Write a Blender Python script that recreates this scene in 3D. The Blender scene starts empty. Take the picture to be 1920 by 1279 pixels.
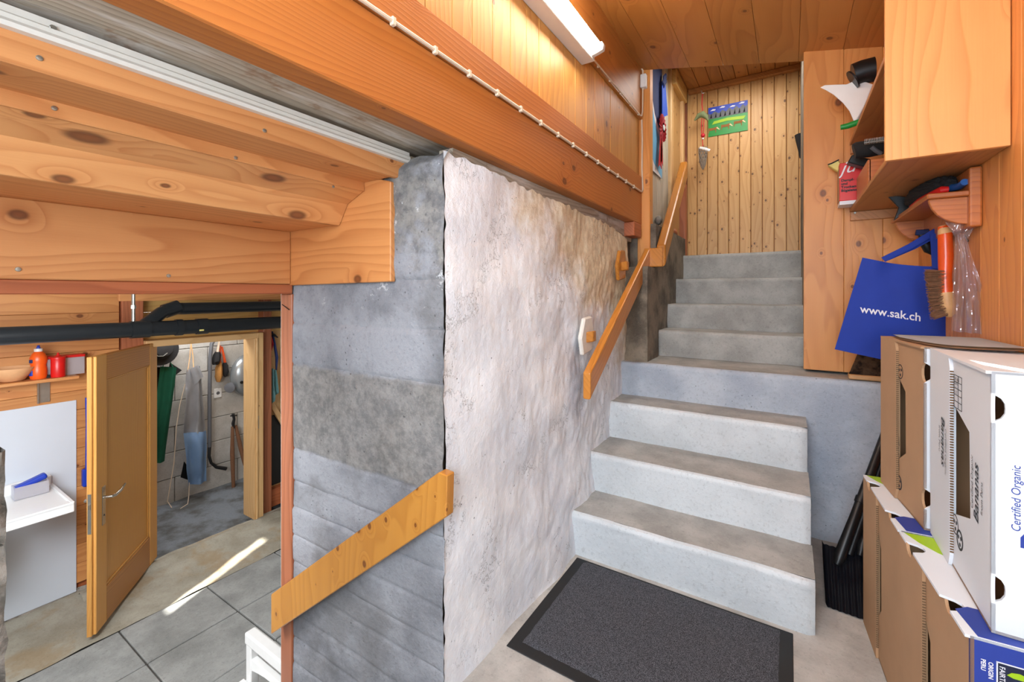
import bpy, bmesh, math, random
from mathutils import Vector, Matrix, noise
S = bpy.context.scene
COL = S.collection
random.seed(4)
PI = math.pi
V = Vector

# ---------------------------------------------------------------- camera, world, sun, large lights, exposure
YAW = math.radians(32.5)
CAMZ, F_PX, CX, CY = 1.25, 816.0, 960.0, 550.0
cam_d = bpy.data.cameras.new('camera')
cam_d.sensor_width = 36.0
cam_d.lens = F_PX / 1920 * 36
cam_d.shift_y = -(639.5 - CY) / 1920
cam_d.clip_start = 0.02
cam = bpy.data.objects.new('camera', cam_d)
COL.objects.link(cam)
cam.location = (0, 0, CAMZ)
cam.rotation_euler = (PI / 2, 0, YAW)
S.camera = cam

S.view_settings.view_transform = 'Standard'
S.view_settings.look = 'None'
S.view_settings.gamma = 1.0
S.view_settings.use_curve_mapping = False
S.view_settings.exposure = -0.12

world = bpy.data.worlds.new('world')
S.world = world
world.use_nodes = True
wn = world.node_tree
sky = wn.nodes.new('ShaderNodeTexSky')
sky.sky_type = 'NISHITA'
sky.sun_disc = False
sky.sun_elevation = math.radians(32)
sky.sun_rotation = math.radians(158)
wn.links.new(sky.outputs[0], wn.nodes['Background'].inputs[0])
wn.nodes['Background'].inputs[1].default_value = 0.2


def light(name, kind, loc, direction, energy, color, size=1.0, size_y=None, spread=None):
    d = bpy.data.lights.new(name, kind)
    d.energy = energy
    d.color = color
    if kind == 'AREA':
        d.shape = 'RECTANGLE'
        d.size = size
        d.size_y = size_y or size
        if spread:
            d.spread = math.radians(spread)
    o = bpy.data.objects.new(name, d)
    COL.objects.link(o)
    o.location = loc
    o.rotation_euler = V(direction).to_track_quat('-Z', 'Y').to_euler()
    return o


SUN_H = V((-0.377, 0.926, 0)).normalized()
SUN_EL = math.radians(32)
sun = light('sun', 'SUN', (1, -4, 4), SUN_H * math.cos(SUN_EL) + V((0, 0, -math.sin(SUN_EL))), 30.0, (1.0, 0.95, 0.86))
sun.data.angle = math.radians(0.6)
light('entrance_fill', 'AREA', (-0.15, -1.02, 1.55), (0, 1, -0.12), 70, (0.74, 0.87, 1.0), 1.2, 1.2)  # added fill in place of daylight, set inside the closed front wall
light('overhead_fill', 'AREA', (-0.2, -0.1, 2.55), (-0.1, 0.35, -1), 31, (0.98, 0.97, 0.95), 1.0, 1.4)  # added fill above the camera, no fixture hangs there
light('basement_fill', 'AREA', (-2.35, -0.1, 1.1), (-0.75, 0.6, -0.75), 68, (0.95, 0.97, 1.0), 1.0, 0.9)  # added unseen fill, aimed at the door wall of the lower room
light('alcove_fill', 'AREA', (-0.3, 3.5, 2.95), (0, 0.1, -1), 11, (1.0, 0.96, 0.9), 0.5, 0.6)  # weak fill added to brighten the alcove, no lamp modelled
light('store_room_fill', 'AREA', (-4.75, 1.75, 1.25), (0, 0, -1), 22, (0.95, 0.97, 1.0), 0.5, 0.8)  # added out-of-view fill that brightens the store room


# ---------------------------------------------------------------- helpers
def P(u, v, x=None, y=None, z=None, d=None):
    """the world point seen at (u, v) of the photograph on the plane x=, y= or z= (or at depth d)"""
    t = (u - CX) / F_PX
    s = (CY - v) / F_PX
    r = V((math.cos(YAW) * t - math.sin(YAW), math.sin(YAW) * t + math.cos(YAW), s))
    if x is not None:
        k = x / r.x
    elif y is not None:
        k = y / r.y
    elif z is not None:
        k = (z - CAMZ) / r.z
    else:
        k = d
    return V((0, 0, CAMZ)) + r * k


def lin(c):
    return tuple((v / 255 / 12.92) if v / 255 <= 0.04045 else ((v / 255 + 0.055) / 1.055) ** 2.4 for v in c) + (1.0,)


class NT:
    def __init__(self, name):
        self.m = bpy.data.materials.new(name)
        self.m.use_nodes = True
        self.t = self.m.node_tree
        self.b = self.t.nodes['Principled BSDF']

    def n(self, kind, **kw):
        nd = self.t.nodes.new('ShaderNode' + kind)
        for k, v in kw.items():
            if k.startswith('i_'):
                key = k[2:]
                nd.inputs[int(key) if key.isdigit() else key].default_value = v
            else:
                setattr(nd, k, v)
        return nd

    def l(self, a, b):
        self.t.links.new(a, b)

    def math(self, op, a, b=None, c=None, clamp=False):
        nd = self.t.nodes.new('ShaderNodeMath')
        nd.operation = op
        nd.use_clamp = clamp
        for i, v in enumerate((a, b, c)):
            if v is None:
                continue
            if isinstance(v, (int, float)):
                nd.inputs[i].default_value = v
            else:
                self.l(v, nd.inputs[i])
        return nd.outputs[0]

    def mix(self, f, a, b):
        nd = self.t.nodes.new('ShaderNodeMix')
        nd.data_type = 'RGBA'
        for sock, v in ((nd.inputs[0], f), (nd.inputs[6], a), (nd.inputs[7], b)):
            if isinstance(v, (int, float, tuple)):
                sock.default_value = v
            else:
                self.l(v, sock)
        return nd.outputs[2]

    def ramp(self, f, lo, hi):
        nd = self.t.nodes.new('ShaderNodeMapRange')
        nd.interpolation_type = 'SMOOTHSTEP'
        self.l(f, nd.inputs[0])
        nd.inputs[1].default_value = lo
        nd.inputs[2].default_value = hi
        return nd.outputs[0]

    def noise(self, vec, scale, detail=4, rough=0.55):
        nd = self.n('TexNoise')
        nd.inputs['Scale'].default_value = scale
        nd.inputs['Detail'].default_value = detail
        nd.inputs['Roughness'].default_value = rough
        self.l(vec, nd.inputs['Vector'])
        return nd.outputs['Fac']

    def bump(self, h, strength, dist=0.01):
        nd = self.n('Bump')
        nd.inputs['Strength'].default_value = strength
        nd.inputs['Distance'].default_value = dist
        self.l(h, nd.inputs['Height'])
        self.l(nd.outputs[0], self.b.inputs['Normal'])


def plain(name, c, rough=0.5, metal=0.0, var=0.06, scale=30, bump=0.0):
    N = NT(name)
    pos = N.n('TexCoord').outputs['Object']
    f = N.noise(pos, scale, 3)
    base = lin(c)
    dark = tuple(v * (1 - var * 2.5) for v in base[:3]) + (1,)
    lite = tuple(min(1, v * (1 + var * 1.5)) for v in base[:3]) + (1,)
    N.l(N.mix(f, dark, lite), N.b.inputs['Base Color'])
    N.b.inputs['Roughness'].default_value = rough
    N.b.inputs['Metallic'].default_value = metal
    if bump:
        N.bump(N.noise(pos, scale * 4, 4), bump, 0.004)
    return N.m


def wood(name, light_c, dark_c, grain='y', knots=0.5, ksize=0.016, kscale=(3.2, 7.0), rings=26, rough=0.45, rot=None, knot_c=(92, 48, 22), tint=0.1, world_space=False, patch=None):
    """planed softwood: stretched growth rings, bent round knots, each piece with its own offset and tint"""
    N = NT(name)
    if world_space:
        co = N.n('NewGeometry').outputs['Position']
    else:
        co = N.n('TexCoord').outputs['Object']
    oi = N.n('ObjectInfo')
    off = N.n('VectorMath', operation='ADD')
    N.l(co, off.inputs[0])
    sc = N.n('VectorMath', operation='SCALE')
    comb = N.n('CombineXYZ')
    N.l(oi.outputs['Random'], comb.inputs[0])
    N.l(N.math('MULTIPLY', oi.outputs['Random'], 7.3), comb.inputs[1])
    N.l(N.math('MULTIPLY', oi.outputs['Random'], 13.7), comb.inputs[2])
    N.l(comb.outputs[0], sc.inputs[0])
    sc.inputs['Scale'].default_value = 3.0
    N.l(sc.outputs[0], off.inputs[1])
    vec = off.outputs[0]
    if rot:
        mp = N.n('Mapping')
        mp.inputs['Rotation'].default_value = rot
        N.l(vec, mp.inputs[0])
        vec = mp.outputs[0]
    sep = N.n('SeparateXYZ')
    N.l(vec, sep.inputs[0])
    ax = {'x': 0, 'y': 1, 'z': 2}[grain]
    oth = [i for i in range(3) if i != ax]
    along = sep.outputs[ax]
    across = N.math('ADD', sep.outputs[oth[0]], sep.outputs[oth[1]])
    # knots
    kv = N.n('CombineXYZ')
    N.l(N.math('MULTIPLY', along, kscale[0]), kv.inputs[0])
    N.l(N.math('MULTIPLY', across, kscale[1]), kv.inputs[1])
    vo = N.n('TexVoronoi', voronoi_dimensions='2D', feature='F1')
    vo.inputs['Scale'].default_value = 1.0
    vo.inputs['Randomness'].default_value = 1.0
    N.l(kv.outputs[0], vo.inputs['Vector'])
    wn_ = N.n('TexWhiteNoise', noise_dimensions='3D')
    N.l(vo.outputs['Position'], wn_.inputs['Vector'])
    has = N.math('LESS_THAN', wn_.outputs['Value'], knots)
    # distance in metres from the knot's centre, a little longer along the grain
    pk = N.n('VectorMath', operation='SUBTRACT')
    N.l(kv.outputs[0], pk.inputs[0])
    N.l(vo.outputs['Position'], pk.inputs[1])
    ps = N.n('SeparateXYZ')
    N.l(pk.outputs[0], ps.inputs[0])
    dx = N.math('MULTIPLY', ps.outputs[0], 0.72 / kscale[0])
    dy = N.math('MULTIPLY', ps.outputs[1], 1.0 / kscale[1])
    d2 = N.math('SQRT', N.math('ADD', N.math('MULTIPLY', dx, dx), N.math('MULTIPLY', dy, dy)))
    size = N.math('MULTIPLY', N.math('ADD', wn_.outputs['Value'], 0.25 * knots), ksize / max(knots, 0.05) * 0.9)
    kq = N.math('DIVIDE', d2, size)
    kmask = N.math('MULTIPLY', N.math('SUBTRACT', 1.0, N.ramp(kq, 0.55, 1.15)), has)
    khalo = N.math('MULTIPLY', N.math('SUBTRACT', 1.0, N.ramp(kq, 0.8, 3.6)), has)
    # rings
    lv = N.n('CombineXYZ')
    N.l(N.math('MULTIPLY', along, 0.8), lv.inputs[0])
    N.l(N.math('MULTIPLY', across, 4.5), lv.inputs[1])
    N.l(N.math('MULTIPLY', oi.outputs['Random'], 20), lv.inputs[2])
    low = N.noise(lv.outputs[0], 1.0, 2, 0.4)
    ph = N.math('ADD', N.math('MULTIPLY', across, rings * 1.05), N.math('MULTIPLY', low, 11.0))
    ph = N.math('ADD', ph, N.math('MULTIPLY', khalo, 1.6))
    fr = N.math('FRACT', ph)
    ring = N.math('POWER', fr, 2.2)
    ring = N.math('MULTIPLY', ring, N.math('SUBTRACT', 1.0, N.ramp(fr, 0.9, 1.0)))
    fv = N.n('CombineXYZ')
    N.l(N.math('MULTIPLY', along, 5), fv.inputs[0])
    N.l(N.math('MULTIPLY', across, 260), fv.inputs[1])
    fine = N.noise(fv.outputs[0], 1.0, 3, 0.6)
    blot = N.noise(vec, 2.2, 3)
    g = N.math('ADD', N.math('MULTIPLY', ring, 0.55), N.math('MULTIPLY', fine, 0.28))
    g = N.math('ADD', g, N.math('MULTIPLY', N.math('SUBTRACT', blot, 0.5), 0.5), clamp=True)
    g = N.math('ADD', g, N.math('MULTIPLY', khalo, 0.22), clamp=True)
    col = N.mix(g, lin(light_c), lin(dark_c))
    kc = N.mix(N.ramp(kq, 0.1, 0.8), lin(tuple(min(255, int(v * 1.35)) for v in knot_c)), lin(knot_c))
    col = N.mix(N.math('MULTIPLY', kmask, 0.85), col, kc)
    if patch:
        pv_ = N.n('CombineXYZ')
        N.l(N.math('MULTIPLY', along, 2.2), pv_.inputs[0])
        N.l(N.math('MULTIPLY', across, 14), pv_.inputs[1])
        col = N.mix(N.math('MULTIPLY', N.ramp(N.noise(pv_.outputs[0], 1.0, 5, 0.65), 0.5, 0.62), 0.85), col, lin(patch[0]))
        col = N.mix(N.math('MULTIPLY', N.ramp(N.noise(vec, 5, 5, 0.7), 0.56, 0.66), 0.6), col, lin(patch[1]))
    hsv = N.n('HueSaturation')
    hsv.inputs['Saturation'].default_value = 1.0
    N.l(N.math('ADD', 0.93 - tint, N.math('MULTIPLY', oi.outputs['Random'], 2 * tint)), hsv.inputs['Value'])
    N.l(col, hsv.inputs['Color'])
    N.l(hsv.outputs[0], N.b.inputs['Base Color'])
    N.b.inputs['Roughness'].default_value = rough
    N.bump(N.math('ADD', ring, N.math('MULTIPLY', fine, 0.5)), 0.12, 0.003)
    return N.m


def concrete(name, light_c, dark_c, scale=3.0, contrast=(0.35, 0.65), pits=0.5, rough=0.85, bump=0.35, stain=None, band=None):
    N = NT(name)
    pos = N.n('NewGeometry').outputs['Position']
    big = N.ramp(N.noise(pos, scale, 6, 0.6), *contrast)
    col = N.mix(big, lin(dark_c), lin(light_c))
    fine = N.noise(pos, 70, 5, 0.7)
    col = N.mix(N.math('MULTIPLY', N.ramp(fine, 0.5, 0.75), 0.35), col, lin(tuple(int(c * 0.6) for c in dark_c)))
    col = N.mix(N.math('MULTIPLY', N.ramp(N.noise(pos, 160, 2), 0.6, 0.72), 0.25), col, lin(tuple(min(255, int(c * 1.12)) for c in light_c)))
    if stain:
        col = N.mix(N.math('MULTIPLY', N.ramp(N.noise(pos, scale * 0.55, 5, 0.65), 0.5, 0.66), stain[1]), col, lin(stain[0]))
    if band:
        sp = N.n('SeparateXYZ')
        N.l(pos, sp.inputs[0])
        zz_ = N.math('ADD', sp.outputs[2], N.math('MULTIPLY', N.math('SUBTRACT', N.noise(pos, 9, 5, 0.7), 0.5), 0.05))
        gr = N.ramp(N.noise(pos, 24, 6, 0.75), 0.3, 0.7)
        rough_c = N.mix(gr, lin(tuple(int(c * 0.74) for c in band[2])), lin(tuple(int(c * 1.2) for c in band[2])))
        k_ = N.math('MULTIPLY', N.ramp(zz_, band[0] - 0.01, band[0] + 0.01), N.math('SUBTRACT', 1.0, N.ramp(zz_, band[1] - 0.01, band[1] + 0.01)))
        col = N.mix(N.math('MULTIPLY', k_, 0.72), col, rough_c)
        k2 = N.math('MULTIPLY', N.ramp(zz_, 1.27, 1.33), N.ramp(N.noise(pos, 7, 6, 0.7), 0.38, 0.56))
        col = N.mix(N.math('MULTIPLY', k2, 0.75), col, N.mix(N.ramp(N.noise(pos, 16, 6, 0.75), 0.35, 0.65), lin((86, 84, 84)), lin((150, 146, 138))))
        k3 = N.math('MULTIPLY', N.ramp(zz_, 1.18, 1.22), N.ramp(N.noise(pos, 13, 5, 0.8), 0.60, 0.66))
        col = N.mix(N.math('MULTIPLY', k3, 0.8), col, lin((206, 206, 208)))
    vo = N.n('TexVoronoi')
    vo.inputs['Scale'].default_value = 38
    N.l(pos, vo.inputs['Vector'])
    pit = N.math('SUBTRACT', 1.0, N.ramp(vo.outputs['Distance'], 0.07, 0.16))
    pit = N.math('MULTIPLY', pit, N.ramp(N.noise(pos, 9, 3), 0.52, 0.6))
    col = N.mix(N.math('MULTIPLY', pit, pits), col, lin((45, 42, 40)))
    N.l(col, N.b.inputs['Base Color'])
    N.b.inputs['Roughness'].default_value = rough
    h = N.math('ADD', N.math('MULTIPLY', N.noise(pos, 14, 6, 0.65), 1.2), N.math('MULTIPLY', fine, 0.35))
    h = N.math('SUBTRACT', h, N.math('MULTIPLY', pit, 0.6))
    N.bump(h, bump, 0.012)
    return N.m


class MB:
    def __init__(self):
        self.bm = bmesh.new()

    def face(self, pts):
        vs = [self.bm.verts.new(p) for p in pts]
        try:
            return self.bm.faces.new(vs)
        except ValueError:
            return None

    def box(self, x0, x1, y0, y1, z0, z1):
        return self.hexa([(x0, y0, z0), (x1, y0, z0), (x1, y1, z0), (x0, y1, z0), (x0, y0, z1), (x1, y0, z1), (x1, y1, z1), (x0, y1, z1)])

    def hexa(self, p):
        v = [self.bm.verts.new(q) for q in p]
        for f in ((0, 3, 2, 1), (4, 5, 6, 7), (0, 1, 5, 4), (1, 2, 6, 5), (2, 3, 7, 6), (3, 0, 4, 7)):
            self.bm.faces.new([v[i] for i in f])
        return self

    def obox(self, c, ux, uy, uz, hx, hy, hz):
        c, ux, uy, uz = V(c), V(ux).normalized() * hx, V(uy).normalized() * hy, V(uz).normalized() * hz
        q = []
        for sz in (-1, 1):
            for sx, sy in ((-1, -1), (1, -1), (1, 1), (-1, 1)):
                q.append(c + ux * sx + uy * sy + uz * sz)
        return self.hexa(q)

    def prism(self, pts, ext):
        pts = [V(p) for p in pts]
        ext = V(ext)
        a = [self.bm.verts.new(p) for p in pts]
        b = [self.bm.verts.new(p + ext) for p in pts]
        n = len(pts)
        self.bm.faces.new(a[::-1])
        self.bm.faces.new(b)
        for i in range(n):
            j = (i + 1) % n
            self.bm.faces.new([a[i], a[j], b[j], b[i]])
        return self

    def panel(self, loops, o, ux, uy, ext):
        """flat sheet with holes: loops of 2D points in the frame o, ux, uy, pushed out along ext"""
        o, ux, uy, ext = V(o), V(ux), V(uy), V(ext)
        tmp = bmesh.new()
        edges = []
        for lp in loops:
            vs = [tmp.verts.new(o + ux * a + uy * b) for a, b in lp]
            for i in range(len(vs)):
                edges.append(tmp.edges.new((vs[i], vs[(i + 1) % len(vs)])))
        bmesh.ops.triangle_fill(tmp, use_beauty=True, use_dissolve=False, edges=edges)
        r = bmesh.ops.extrude_face_region(tmp, geom=tmp.faces[:])
        bmesh.ops.translate(tmp, vec=ext, verts=[g for g in r['geom'] if isinstance(g, bmesh.types.BMVert)])
        me = bpy.data.meshes.new('tmp')
        tmp.to_mesh(me)
        tmp.free()
        self.bm.from_mesh(me)
        bpy.data.meshes.remove(me)
        return self

    def tube(self, pts, r, n=8, caps=True, flat=1.0, up=None):
        pts = [V(p) for p in pts]
        rs = r if isinstance(r, (list, tuple)) else [r] * len(pts)
        rings = []
        prev = None
        for i, p in enumerate(pts):
            t = (pts[min(i + 1, len(pts) - 1)] - pts[max(i - 1, 0)]).normalized()
            if prev is None:
                a = V(up) if up else (V((0, 0, 1)) if abs(t.z) < 0.9 else V((1, 0, 0)))
            else:
                a = prev
            a = (a - t * a.dot(t)).normalized()
            prev = a
            b = t.cross(a)
            rings.append([self.bm.verts.new(p + (a * math.cos(2 * PI * k / n) + b * flat * math.sin(2 * PI * k / n)) * rs[i]) for k in range(n)])
        for i in range(len(rings) - 1):
            for k in range(n):
                j = (k + 1) % n
                self.bm.faces.new([rings[i][k], rings[i][j], rings[i + 1][j], rings[i + 1][k]])
        if caps:
            self.bm.faces.new(rings[0][::-1])
            self.bm.faces.new(rings[-1])
        return self

    def lathe(self, o, prof, n=20, axis=(0, 0, 1), cap=True):
        o, ax = V(o), V(axis).normalized()
        a = V((1, 0, 0)) if abs(ax.x) < 0.9 else V((0, 1, 0))
        a = (a - ax * a.dot(ax)).normalized()
        b = ax.cross(a)
        rings = []
        for r, h in prof:
            rings.append([self.bm.verts.new(o + ax * h + (a * math.cos(2 * PI * k / n) + b * math.sin(2 * PI * k / n)) * r) for k in range(n)])
        for i in range(len(rings) - 1):
            for k in range(n):
                j = (k + 1) % n
                self.bm.faces.new([rings[i][k], rings[i][j], rings[i + 1][j], rings[i + 1][k]])
        if cap:
            self.bm.faces.new(rings[0][::-1])
            self.bm.faces.new(rings[-1])
        return self

    def grid(self, fn, nu, nv):
        vs = [[self.bm.verts.new(fn(i / nu, j / nv)) for j in range(nv + 1)] for i in range(nu + 1)]
        for i in range(nu):
            for j in range(nv):
                self.bm.faces.new([vs[i][j], vs[i + 1][j], vs[i + 1][j + 1], vs[i][j + 1]])
        return self

    def solid(self, t):
        bmesh.ops.solidify(self.bm, geom=self.bm.faces[:], thickness=t)
        return self

    def ball(self, c, r, sx=1, sy=1, sz=1, sub=2):
        m = Matrix.Translation(V(c)) @ Matrix.Diagonal((sx, sy, sz, 1))
        bmesh.ops.create_icosphere(self.bm, subdivisions=sub, radius=r, matrix=m)
        return self

    def text(self, body, o, ux, uy, size, lift=0.0008, shear=0.0, bold=0.0, align='LEFT', sx=1.0):
        cu = bpy.data.curves.new('lettering', 'FONT')
        cu.body = body
        cu.size = size
        cu.shear = shear
        cu.offset = bold
        cu.align_x = align
        cu.resolution_u = 3
        ob = bpy.data.objects.new('lettering', cu)
        COL.objects.link(ob)
        dg = bpy.context.evaluated_depsgraph_get()
        me = bpy.data.meshes.new_from_object(ob.evaluated_get(dg))
        o, ux, uy = V(o), V(ux).normalized(), V(uy).normalized()
        nrm = ux.cross(uy)
        for vt in me.vertices:
            c = vt.co.copy()
            vt.co = o + ux * c.x * sx + uy * c.y + nrm * lift
        self.bm.from_mesh(me)
        bpy.data.meshes.remove(me)
        bpy.data.objects.remove(ob)
        bpy.data.curves.remove(cu)
        return self

    def build(self, name, mat, parent=None, bev=0.0, smooth=False, fix=True, segs=1):
        bm = self.bm
        if fix:
            bmesh.ops.recalc_face_normals(bm, faces=bm.faces[:])
        if bev:
            es = [e for e in bm.edges if len(e.link_faces) == 2 and e.calc_face_angle(0) > 0.6]
            bmesh.ops.bevel(bm, geom=es, offset=bev, segments=segs, affect='EDGES', profile=0.5, clamp_overlap=True)
        if smooth:
            for f in bm.faces:
                f.smooth = True
        me = bpy.data.meshes.new(name)
        xs = [v.co for v in bm.verts]
        if parent is None:
            o = V(((min(c.x for c in xs) + max(c.x for c in xs)) / 2, (min(c.y for c in xs) + max(c.y for c in xs)) / 2, min(c.z for c in xs)))
        else:
            o = wloc(parent)
        for v in bm.verts:
            v.co -= o
        bm.to_mesh(me)
        bm.free()
        if smooth:
            me.set_sharp_from_angle(angle=math.radians(40))
        me.materials.append(mat)
        ob = bpy.data.objects.new(name, me)
        COL.objects.link(ob)
        if parent is None:
            ob.location = o
        else:
            ob.parent = parent
        return ob


def wloc(o):
    p = V((0, 0, 0))
    while o is not None:
        p = p + o.location
        o = o.parent
    return p


def tag(o, label=None, cat=None, group=None, kind=None):
    if label:
        o['label'] = label
    if cat:
        o['category'] = cat
    if group:
        o['group'] = group
    if kind:
        o['kind'] = kind
    return o


def thing(name, loc, label, cat, group=None, kind=None):
    o = bpy.data.objects.new(name, None)
    o.empty_display_size = 0.05
    COL.objects.link(o)
    o.location = loc
    return tag(o, label, cat, group, kind)


def n3(p, s=1.0, o=0.0):
    return noise.noise(V((p[0] * s + o, p[1] * s + o * 1.7, p[2] * s - o)))


# ---------------------------------------------------------------- materials
M = {}
M['beam'] = wood('orange_beam', (204, 126, 58), (168, 90, 38), 'y', 0.45, 0.018, (1.8, 6.0), 60, world_space=True)
M['board_y'] = wood('pine_board', (226, 158, 98), (188, 112, 58), 'y', 0.65, 0.017, (2.4, 6.0), 24)
M['board_y2'] = wood('knotty_board', (228, 164, 104), (196, 122, 66), 'y', 0.9, 0.030, (2.8, 8.0), 14)
M['panel_x'] = wood('pine_side_panel', (222, 152, 90), (186, 110, 56), 'x', 0.4, 0.018, (3.2, 7.0), 30)
M['red_y'] = wood('reddish_lintel_wood', (196, 112, 70), (150, 76, 42), 'y', 0.2, 0.014, (2.0, 6.0), 26)
M['red_z'] = wood('reddish_post_wood', (188, 116, 80), (140, 76, 46), 'z', 0.2, 0.012, (2.0, 6.0), 26)
M['clad_z'] = wood('cladding_board', (222, 164, 88), (188, 122, 54), 'z', 0.4, 0.014, (4.0, 9.0), 22)
M['ceil'] = wood('ceiling_board', (202, 136, 68), (168, 102, 42), 'y', 0.45, 0.014, (3.0, 7.0), 16)
M['alcove_z'] = wood('knotty_wall_board', (214, 168, 108), (184, 130, 70), 'z', 0.8, 0.0085, (8.0, 14.0), 20, knot_c=(70, 40, 20))
M['alcove_y'] = wood('alcove_ceiling_board', (190, 128, 66), (150, 92, 42), 'y', 0.4, 0.01, (4, 9), 20)
M['right_z'] = wood('right_wall_board', (226, 154, 84), (196, 118, 56), 'z', 0.45, 0.012, (3.6, 9.0), 20)
M['panel_z'] = wood('upright_panel', (230, 158, 84), (200, 122, 56), 'z', 0.5, 0.016, (4.2, 8.0), 18)
M['shelf_z'] = wood('shelf_end_board', (238, 170, 100), (212, 136, 70), 'z', 0.5, 0.02, (3.2, 6.5), 20)
M['shelf_y'] = wood('shelf_board', (196, 134, 78), (158, 98, 52), 'y', 0.35, 0.016, (2.4, 6.0), 20)
M['brack'] = wood('varnished_bracket_wood', (192, 112, 56), (150, 78, 36), 'x', 0.15, 0.01, (4, 8), 40, rough=0.35)
M['rail'] = wood('varnished_rail_wood', (206, 136, 56), (172, 102, 34), 'y', 0.4, 0.012, (3.0, 9.0), 30, rough=0.3, rot=(math.radians(-34), 0, 0))
M['plank'] = wood('plywood_rail', (204, 142, 62), (176, 112, 42), 'z', 0.6, 0.01, (8.0, 12.0), 14, rough=0.35)
M['base_y'] = wood('basement_wall_board', (214, 152, 92), (178, 108, 58), 'y', 0.5, 0.014, (3.4, 7.0), 18)
M['yellow_y'] = wood('yellow_board', (226, 184, 112), (192, 142, 76), 'y', 0.3, 0.012, (3, 7), 16)
M['door_z'] = wood('door_wood', (226, 166, 88), (198, 134, 62), 'z', 0.06, 0.01, (2, 6), 60, rough=0.4, rot=(0, 0, 0.679))
M['door_x'] = wood('door_rail_wood', (204, 140, 72), (160, 98, 42), 'x', 0.06, 0.01, (2, 6), 60, rough=0.4, rot=(0, 0, 0.679))
M['frame_z'] = wood('pale_frame_wood', (232, 190, 134), (206, 158, 100), 'z', 0.15, 0.008, (3, 8), 22)
M['frame_y'] = wood('pale_head_wood', (228, 186, 132), (200, 152, 98), 'y', 0.15, 0.008, (3, 8), 22)
M['greywood'] = wood('weathered_grey_wood', (204, 190, 170), (124, 104, 86), 'y', 0.3, 0.016, (2, 6), 40, rough=0.8, knot_c=(60, 52, 46), patch=((222, 216, 208), (150, 108, 72)))
M['bark'] = concrete('bark', (112, 86, 64), (58, 42, 32), 22, (0.4, 0.6), 0.7, 0.95, 1.0)
M['conc'] = concrete('formed_concrete', (158, 160, 166), (122, 124, 130), 3.2, (0.36, 0.64), 0.4, 0.85, 0.6, stain=((96, 94, 92), 0.55), band=(0.625, 0.962, (126, 122, 116)))
M['conc_dark'] = concrete('dark_concrete', (140, 128, 112), (88, 80, 70), 5.0, (0.35, 0.65), 0.4, 0.9, 0.4)
M['floor'] = concrete('concrete_floor', (190, 186, 180), (160, 156, 150), 4.0, (0.35, 0.65), 0.25, 0.8, 0.15)
M['tread'] = concrete('worn_grey_tread', (180, 180, 176), (154, 154, 150), 5.0, (0.35, 0.65), 0.2, 0.75, 0.2)
M['riser'] = concrete('painted_stair', (212, 218, 222), (196, 202, 206), 3.0, (0.35, 0.65), 0.06, 0.5, 0.25)
M['bluewall'] = concrete('painted_landing_wall', (186, 194, 204), (160, 170, 184), 3.0, (0.35, 0.65), 0.6, 0.7, 0.35)
M['tile'] = concrete('grey_slab', (160, 162, 160), (130, 132, 130), 5.0, (0.3, 0.7), 0.25, 0.75, 0.2)
M['strip'] = concrete('pale_floor_strip', (170, 166, 152), (146, 140, 124), 5.0, (0.3, 0.7), 0.2, 0.85, 0.2, stain=((150, 122, 78), 0.5))
M['store_floor'] = concrete('store_floor', (120, 126, 132), (84, 84, 82), 4.0, (0.35, 0.6), 0.4, 0.9, 0.4)
M['block'] = concrete('white_block', (196, 194, 188), (168, 164, 156), 4.0, (0.3, 0.7), 0.1, 0.8, 0.2)
M['mortar'] = concrete('mortar', (128, 124, 116), (100, 96, 90), 6.0)
M['joint'] = concrete('joint_dirt', (84, 82, 78), (60, 58, 54), 6.0)
M['stone'] = concrete('rough_stone', (160, 152, 142), (104, 98, 90), 12.0, (0.35, 0.65), 0.6, 0.95, 0.9)
M['plaster'] = concrete('plain_plaster', (206, 200, 190), (194, 188, 178), 2.0, (0.3, 0.7), 0.05, 0.8, 0.1)
M['white'] = plain('white_plastic', (232, 232, 230), 0.4, var=0.02)
M['whitepaint'] = plain('white_paint', (226, 222, 214), 0.5, var=0.04, bump=0.05)
M['cable'] = plain('cream_cable', (226, 208, 184), 0.5, var=0.03)
M['ceramic'] = plain('white_ceramic', (236, 238, 238), 0.15, var=0.01)
M['laminate'] = plain('white_laminate', (206, 214, 224), 0.3, var=0.015, scale=4)
M['lampgrey'] = plain('white_lamp_metal', (214, 208, 202), 0.35, var=0.02)
M['metal'] = plain('zinc_metal', (176, 176, 170), 0.35, 0.9, var=0.08)
M['chrome'] = plain('nickel_metal', (206, 204, 198), 0.22, 1.0, var=0.03)
M['black'] = plain('black_plastic', (22, 23, 25), 0.4, var=0.05)
M['blackmatte'] = plain('black_cloth', (26, 25, 26), 0.9, var=0.1)
M['pipe'] = plain('black_pipe', (28, 32, 36), 0.28, var=0.05)
M['navy'] = plain('dark_navy_plastic', (24, 27, 38), 0.5, var=0.15, scale=60, bump=0.1)
M['blue'] = plain('blue_plastic', (28, 62, 180), 0.4, var=0.04)
M['bag'] = plain('blue_bag_cloth', (20, 54, 154), 0.8, var=0.06, scale=12, bump=0.05)
M['bluehandle'] = plain('steel_blue_plastic', (38, 92, 160), 0.4)
M['red'] = plain('red_plastic', (208, 28, 26), 0.35)
M['redcloth'] = plain('red_ribbon', (196, 24, 44), 0.6, var=0.1)
M['blueribbon'] = plain('blue_ribbon', (28, 84, 200), 0.55, var=0.1)
M['orange'] = plain('orange_plastic', (236, 92, 24), 0.35)
M['varn_orange'] = plain('orange_lacquer', (214, 78, 24), 0.25, var=0.12, scale=18)
M['tan'] = plain('tan_wood', (206, 158, 106), 0.5, var=0.12)
M['terracotta'] = plain('terracotta', (222, 170, 122), 0.7, var=0.06)
M['green'] = plain('green_plastic', (24, 140, 52), 0.4)
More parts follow.
